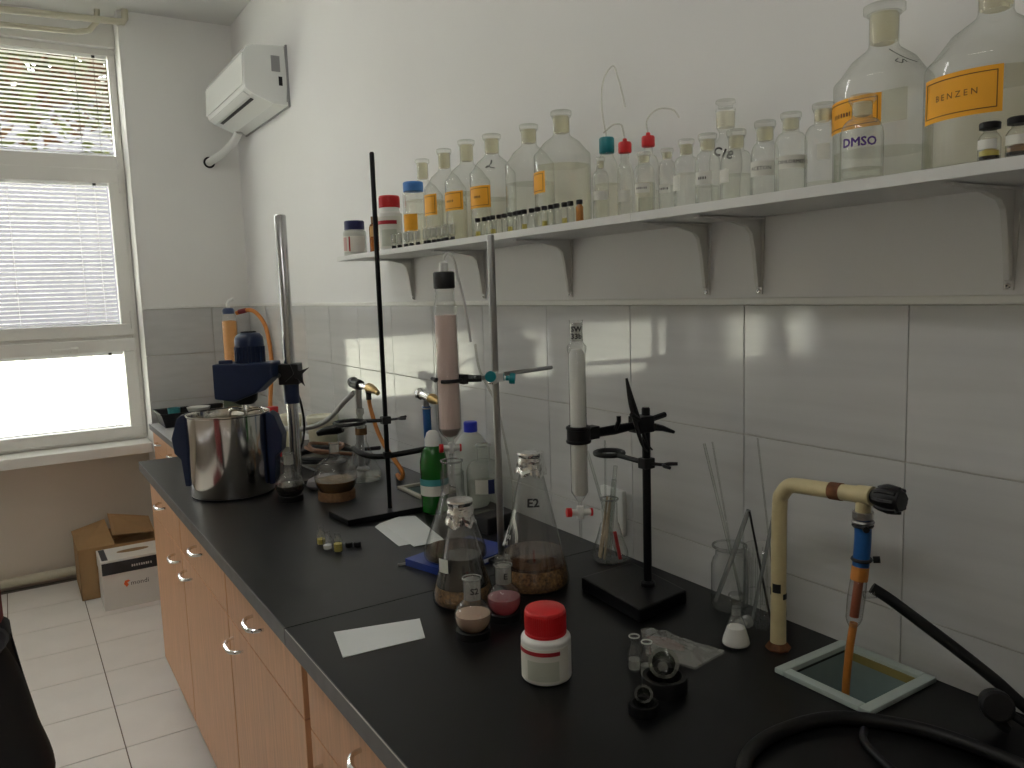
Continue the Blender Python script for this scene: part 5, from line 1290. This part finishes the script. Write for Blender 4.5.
x, y = -.165, .925
t = thing('conical_flask', 'tiny stoppered conical flask with white powder in front of the jar', 'flask', (x, y, WZ))
part('glass_wall', G().lathe([(0, .003), (.023, 0), (.0258, .004), (.0245, .014), (.012, .050), (.0085, .056), (.0085, .070), (.0105, .072)], 30), GLASSB, t)
part('powder', G().lathe([(0, .004), (.0225, .004), (.0236, .006), (.0222, .014), (.0155, .034), (.008, .037), (0, .036)], 26), POWDER, t)
part('ground_neck', G().lathe([(.0082, .057), (.0082, .070)], 20), FROSTW, t)
part('stopper', G().lathe([(0, .095), (.012, .095), (.0135, .092), (.0135, .088), (.008, .083), (.0085, .073), (.0078, .058), (0, .058)], 22), GLASSB, t)
solo('glass_stopper', G().lathe([(0, -.018), (.009, -.018), (.010, .0), (.007, .008), (.012, .012), (.012, .018), (0, .019)], 18, RY(R_(90))), FROSTW, 'loose ground glass stopper lying between jar and beaker', 'stopper', (-.108, .962, WZ + .0122))

# ------------------------------------------------------------------ yellow tap, aspirator, hoses
t = thing('water_tap', 'cream swan-neck bench tap with rust and a big black knob over the sink', 'tap', (-.116, .874, WZ))
part('foot', G().lathe([(0, 0), (.021, 0), (.022, .003), (.018, .008), (.015, .012), (0, .012)], 8), RUST, t, sharp=10)
part('neck', G().tube([(0, 0, .008), (0, 0, .13), (0, -.001, .255), (.0, -.007, .278), (.001, -.020, .293), (.002, -.040, .297), (.003, -.09, .300), (.004, -.158, .305)], [.0135, .0130, .0128, .0128, .0128, .0128, .0128, .0132], 18, smooth=5), CREAMP, t)
part('rust_collar', G().tube([(.0035, -.098, .3005), (.0035, -.118, .302)], .0142, 16), RUST, t)
g = G()
for (dz, an, w_) in ((.098, 2.2, .012), (.104, 3.6, .016), (.092, 5.0, .010)):
    g.sector(.0133, an - .6, an + .5, dz, dz + w_, 8)
part('paint_chip', g, DKIRON, t)
part('valve_body', G().tube([(.004, -.146, .304), (.004, -.170, .306)], .0150, 16).tube([(.004, -.155, .302), (.003, -.155, .274)], .0115, 14), CREAMP, t)
kb = G()
for k in range(40):
    pass
KM = AX((.004, -.168, .306), (0, -1, .03)) @ Matrix.Diagonal((.9, .9, .88, 1))
kb.lathe([(0, 0), (.010, 0), (.0125, .004), (.018, .014), (.0215, .030), (.021, .048), (.016, .056), (0, .058)], 16, KM)
for k in range(8):
    kb.tube([(.0165 * math.cos(k * PI / 4), .0165 * math.sin(k * PI / 4), .014), (.0215 * math.cos(k * PI / 4), .0215 * math.sin(k * PI / 4), .03), (.019 * math.cos(k * PI / 4), .019 * math.sin(k * PI / 4), .052)], .0042, 6, KM, smooth=3)
part('knob', kb, BLACKP, t, label='black lobed plastic knob')
part('union_nut', G().lathe([(.0125, .268), (.016, .268), (.016, .279), (.0125, .279)], 8, T3(.003, -.155, 0)).ring(.0145, .003, T3(.003, -.155, .263), 20, 6), STEEL, t, sharp=10)
ax_, ay_ = -.113, .719
t = thing('aspirator', 'water jet pump of blue and orange hose with glass jacket hanging from the tap', 'aspirator', (ax_, ay_, WZ))
part('blue_hose', G().tube([(0, 0, .262), (.001, 0, .235), (-.002, .001, .190)], .0125, 14, smooth=3), BLUEH, t)
part('hose_clip', G().ring(.0135, .0028, T3(0, 0, .257), 22, 6).tube([(-.012, -.012, .257), (-.018, -.018, .257)], .005, 8), DKIRON, t)
part('hose_clip', G().ring(.0135, .0028, T3(-.001, 0, .203), 22, 6).tube([(.010, -.012, .203), (.016, -.020, .204)], .0055, 8), DKIRON, t)
part('orange_joint', G().tube([(-.002, .001, .192), (-.004, .002, .170)], .0130, 14), ORANGEH, t)
part('glass_jacket', G().tube([(-.004, .002, .172), (-.007, .004, .140), (-.009, .006, .108), (-.010, .007, .094)], [.0125, .0135, .0125, .006], 16, smooth=3), GLASSB, t)
part('inner_tube', G().tube([(-.004, .002, .17), (-.009, .006, .11)], .0070, 12), pbr('brown_red_hose', (.38, .09, .035), .4), t)
part('side_arm', G().tube([(-.004, -.006, .148), (.004, -.022, .152)], .006, 10), GLASSB, t)
part('outlet_hose', G().tube([(-.009, .006, .100), (-.012, .010, .06), (-.008, .018, .0), (-.004, .022, -.045), (-.002, .024, -.085)], .0062, 10, smooth=5), ORANGEH, t)
solo('vacuum_hose', G().tube([(-.106, .706, 1.030), (-.095, .688, 1.018), (-.085, .659, 1.0), (-.065, .602, .963), (-.045, .549, .925), (-.036, .515, .899), (-.036, .47, .883), (-.05, .38, .8798), (-.10, .25, .8798), (-.16, .10, .8798)], .0086, 14, smooth=6), RUBBER, 'thick black vacuum hose running from the aspirator down to the right', 'hose')
solo('bench_hose', G().tube([(-.60, .40, WZ + .0103), (-.545, .50, WZ + .0103), (-.49, .61, WZ + .0103), (-.43, .672, WZ + .0103), (-.345, .690, WZ + .0103), (-.25, .668, WZ + .0103), (-.19, .60, WZ + .0103), (-.165, .53, WZ + .0103), (-.16, .44, WZ + .0103), (-.18, .3, WZ + .0103), (-.22, .1, WZ + .0103)], .0100, 14, smooth=6), RUBBER, 'thick black rubber hose lying in an arc at the front of the sink', 'hose')
solo('electric_cable', G().tube([(-.077, .512, WZ + .03), (-.07, .47, WZ + .012), (-.085, .42, WZ + .006), (-.13, .38, WZ + .006), (-.25, .42, WZ + .006), (-.30, .50, WZ + .006), (-.27, .60, WZ + .006), (-.235, .63, WZ + .006)], .0055, 10, smooth=6), BLACKP, 'thinner black power cord curling inside the hose arc', 'cord')
t = thing('power_plug', 'round black power plug standing by the tiles at the right edge', 'plug', (-.083, .530, WZ))
part('plug_body', G().lathe([(0, -.018), (.014, -.018), (.020, -.012), (.0215, 0), (.0215, .014), (.018, .018), (0, .018)], 24, AX((0, 0, .0385), (-.75, -.55, .25))), BLACKP, t)
part('strain_relief', G().tube([(.0, -.002, .022), (.003, -.010, .010), (.005, -.018, .0055)], [.011, .008, .0055], 10, smooth=3), BLACKP, t)

# ------------------------------------------------------------------ plastic bag and small glass bits
v = []; f = []; nu, nv = 26, 14
c00, c10, c11, c01 = Vector((-.262, 1.066)), Vector((-.205, .914)), Vector((-.290, .900)), Vector((-.322, .985))
for lay in (0, 1):
    for j in range(nv + 1):
        for i in range(nu + 1):
            u, w_ = i / nu, j / nv
            p = (c00 * (1 - u) + c10 * u) * (1 - w_) + (c01 * (1 - u) + c11 * u) * w_
            edge = min(u, 1 - u, w_, 1 - w_) * 2
            nz = noise.noise(Vector((p.x * 38, p.y * 38, 1.3))) + .5 * noise.noise(Vector((p.x * 90, p.y * 90, 4.1)))
            z = .0012 + (.004 + .026 * (edge ** .6) * (1.35 - u) + .011 * nz * edge ** .4) * lay
            v.append((p.x, p.y, max(.0004 + .0008 * lay, z)))
w_ = nu + 1; n0 = w_ * (nv + 1)
for j in range(nv):
    for i in range(nu):
        a_, b_, c_, d_ = j * w_ + i, j * w_ + i + 1, (j + 1) * w_ + i + 1, (j + 1) * w_ + i
        f.append((d_, c_, b_, a_)); f.append((n0 + a_, n0 + b_, n0 + c_, n0 + d_))
t = thing('plastic_bag', 'crumpled clear plastic bag lying in front of the short stand', 'bag', (0, 0, WZ))
part('film', G().add(v, f), PLAST, t, sharp=25)
part('contents', G().tube([(-.285, 1.02, .010), (-.275, .985, .012), (-.262, .955, .009)], [.005, .010, .004], 8, smooth=3), pbr('dark_red_contents', (.16, .06, .05), .6), t)
tinyv = mk(G().lathe([(0, .001), (.0105, 0), (.0118, .002), (.0118, .034), (.0075, .042), (.0070, .052), (.0090, .053), (.0090, .058), (.006, .060)], 20), 'vial_body'); tinyv.materials.append(GLASSB)
for (x, y, lab) in ((-.368, .962, 'small clear vial behind, left of the plastic bag'), (-.366, .934, 'small clear vial in front, left of the plastic bag')):
    t = thing('sample_vial', lab, 'vial', (x, y, WZ + .0002), group='two clear vials by the bag')
    part('vial_body', tinyv, GLASSB, t)
    part('contents', G().lathe([(0, .003), (.0102, .003), (.0102, .018), (0, .018)], 16), FROSTW, t)
    part('rim', G().ring(.0085, .0012, T3(0, 0, .058), 16, 6), GREYH, t)
for (x, y, r, h, lab) in ((-.374, .884, .036, .024, 'black rubber ring holding the larger glass adapter'), (-.447, .852, .0225, .016, 'small black rubber ring holding the small glass joint')):
    solo('rubber_ring', G().lathe([(r * .62, 0), (r, 0), (r, h * .85), (r * .96, h), (r * .76, h), (r * .66, h * .5)], 32, closed=True), RUBBER, lab, 'ring', (x, y, WZ))
THICKG = thin('thick_glass', (.90, .92, .87), (.32, .35, .28), .12, power=1.8)
M = AX((-.374, .888, WZ + .036), (-.50, -.62, .62))
t = thing('glass_adapter', 'thick glass joint tilted in the larger rubber ring', 'adapter', (0, 0, 0))
part('glass_wall', G().lathe([(.0195, -.016), (.0205, .0), (.0215, .018), (.0235, .022), (.0235, .027), (.018, .027), (.0165, .018), (.016, -.016)], 30, M, closed=True), THICKG, t)
part('plug', G().lathe([(0, .004), (.008, .004), (.010, -.010), (0, -.012)], 20, M), GLASSB, t)
M = AX((-.447, .852, WZ + .024), (-.42, -.5, .75))
solo('ground_joint', G().lathe([(.0115, -.010), (.0125, .008), (.0140, .010), (.0140, .013), (.010, .013), (.0095, -.010)], 24, M, closed=True), THICKG, 'small glass joint set in the small rubber ring', 'joint')
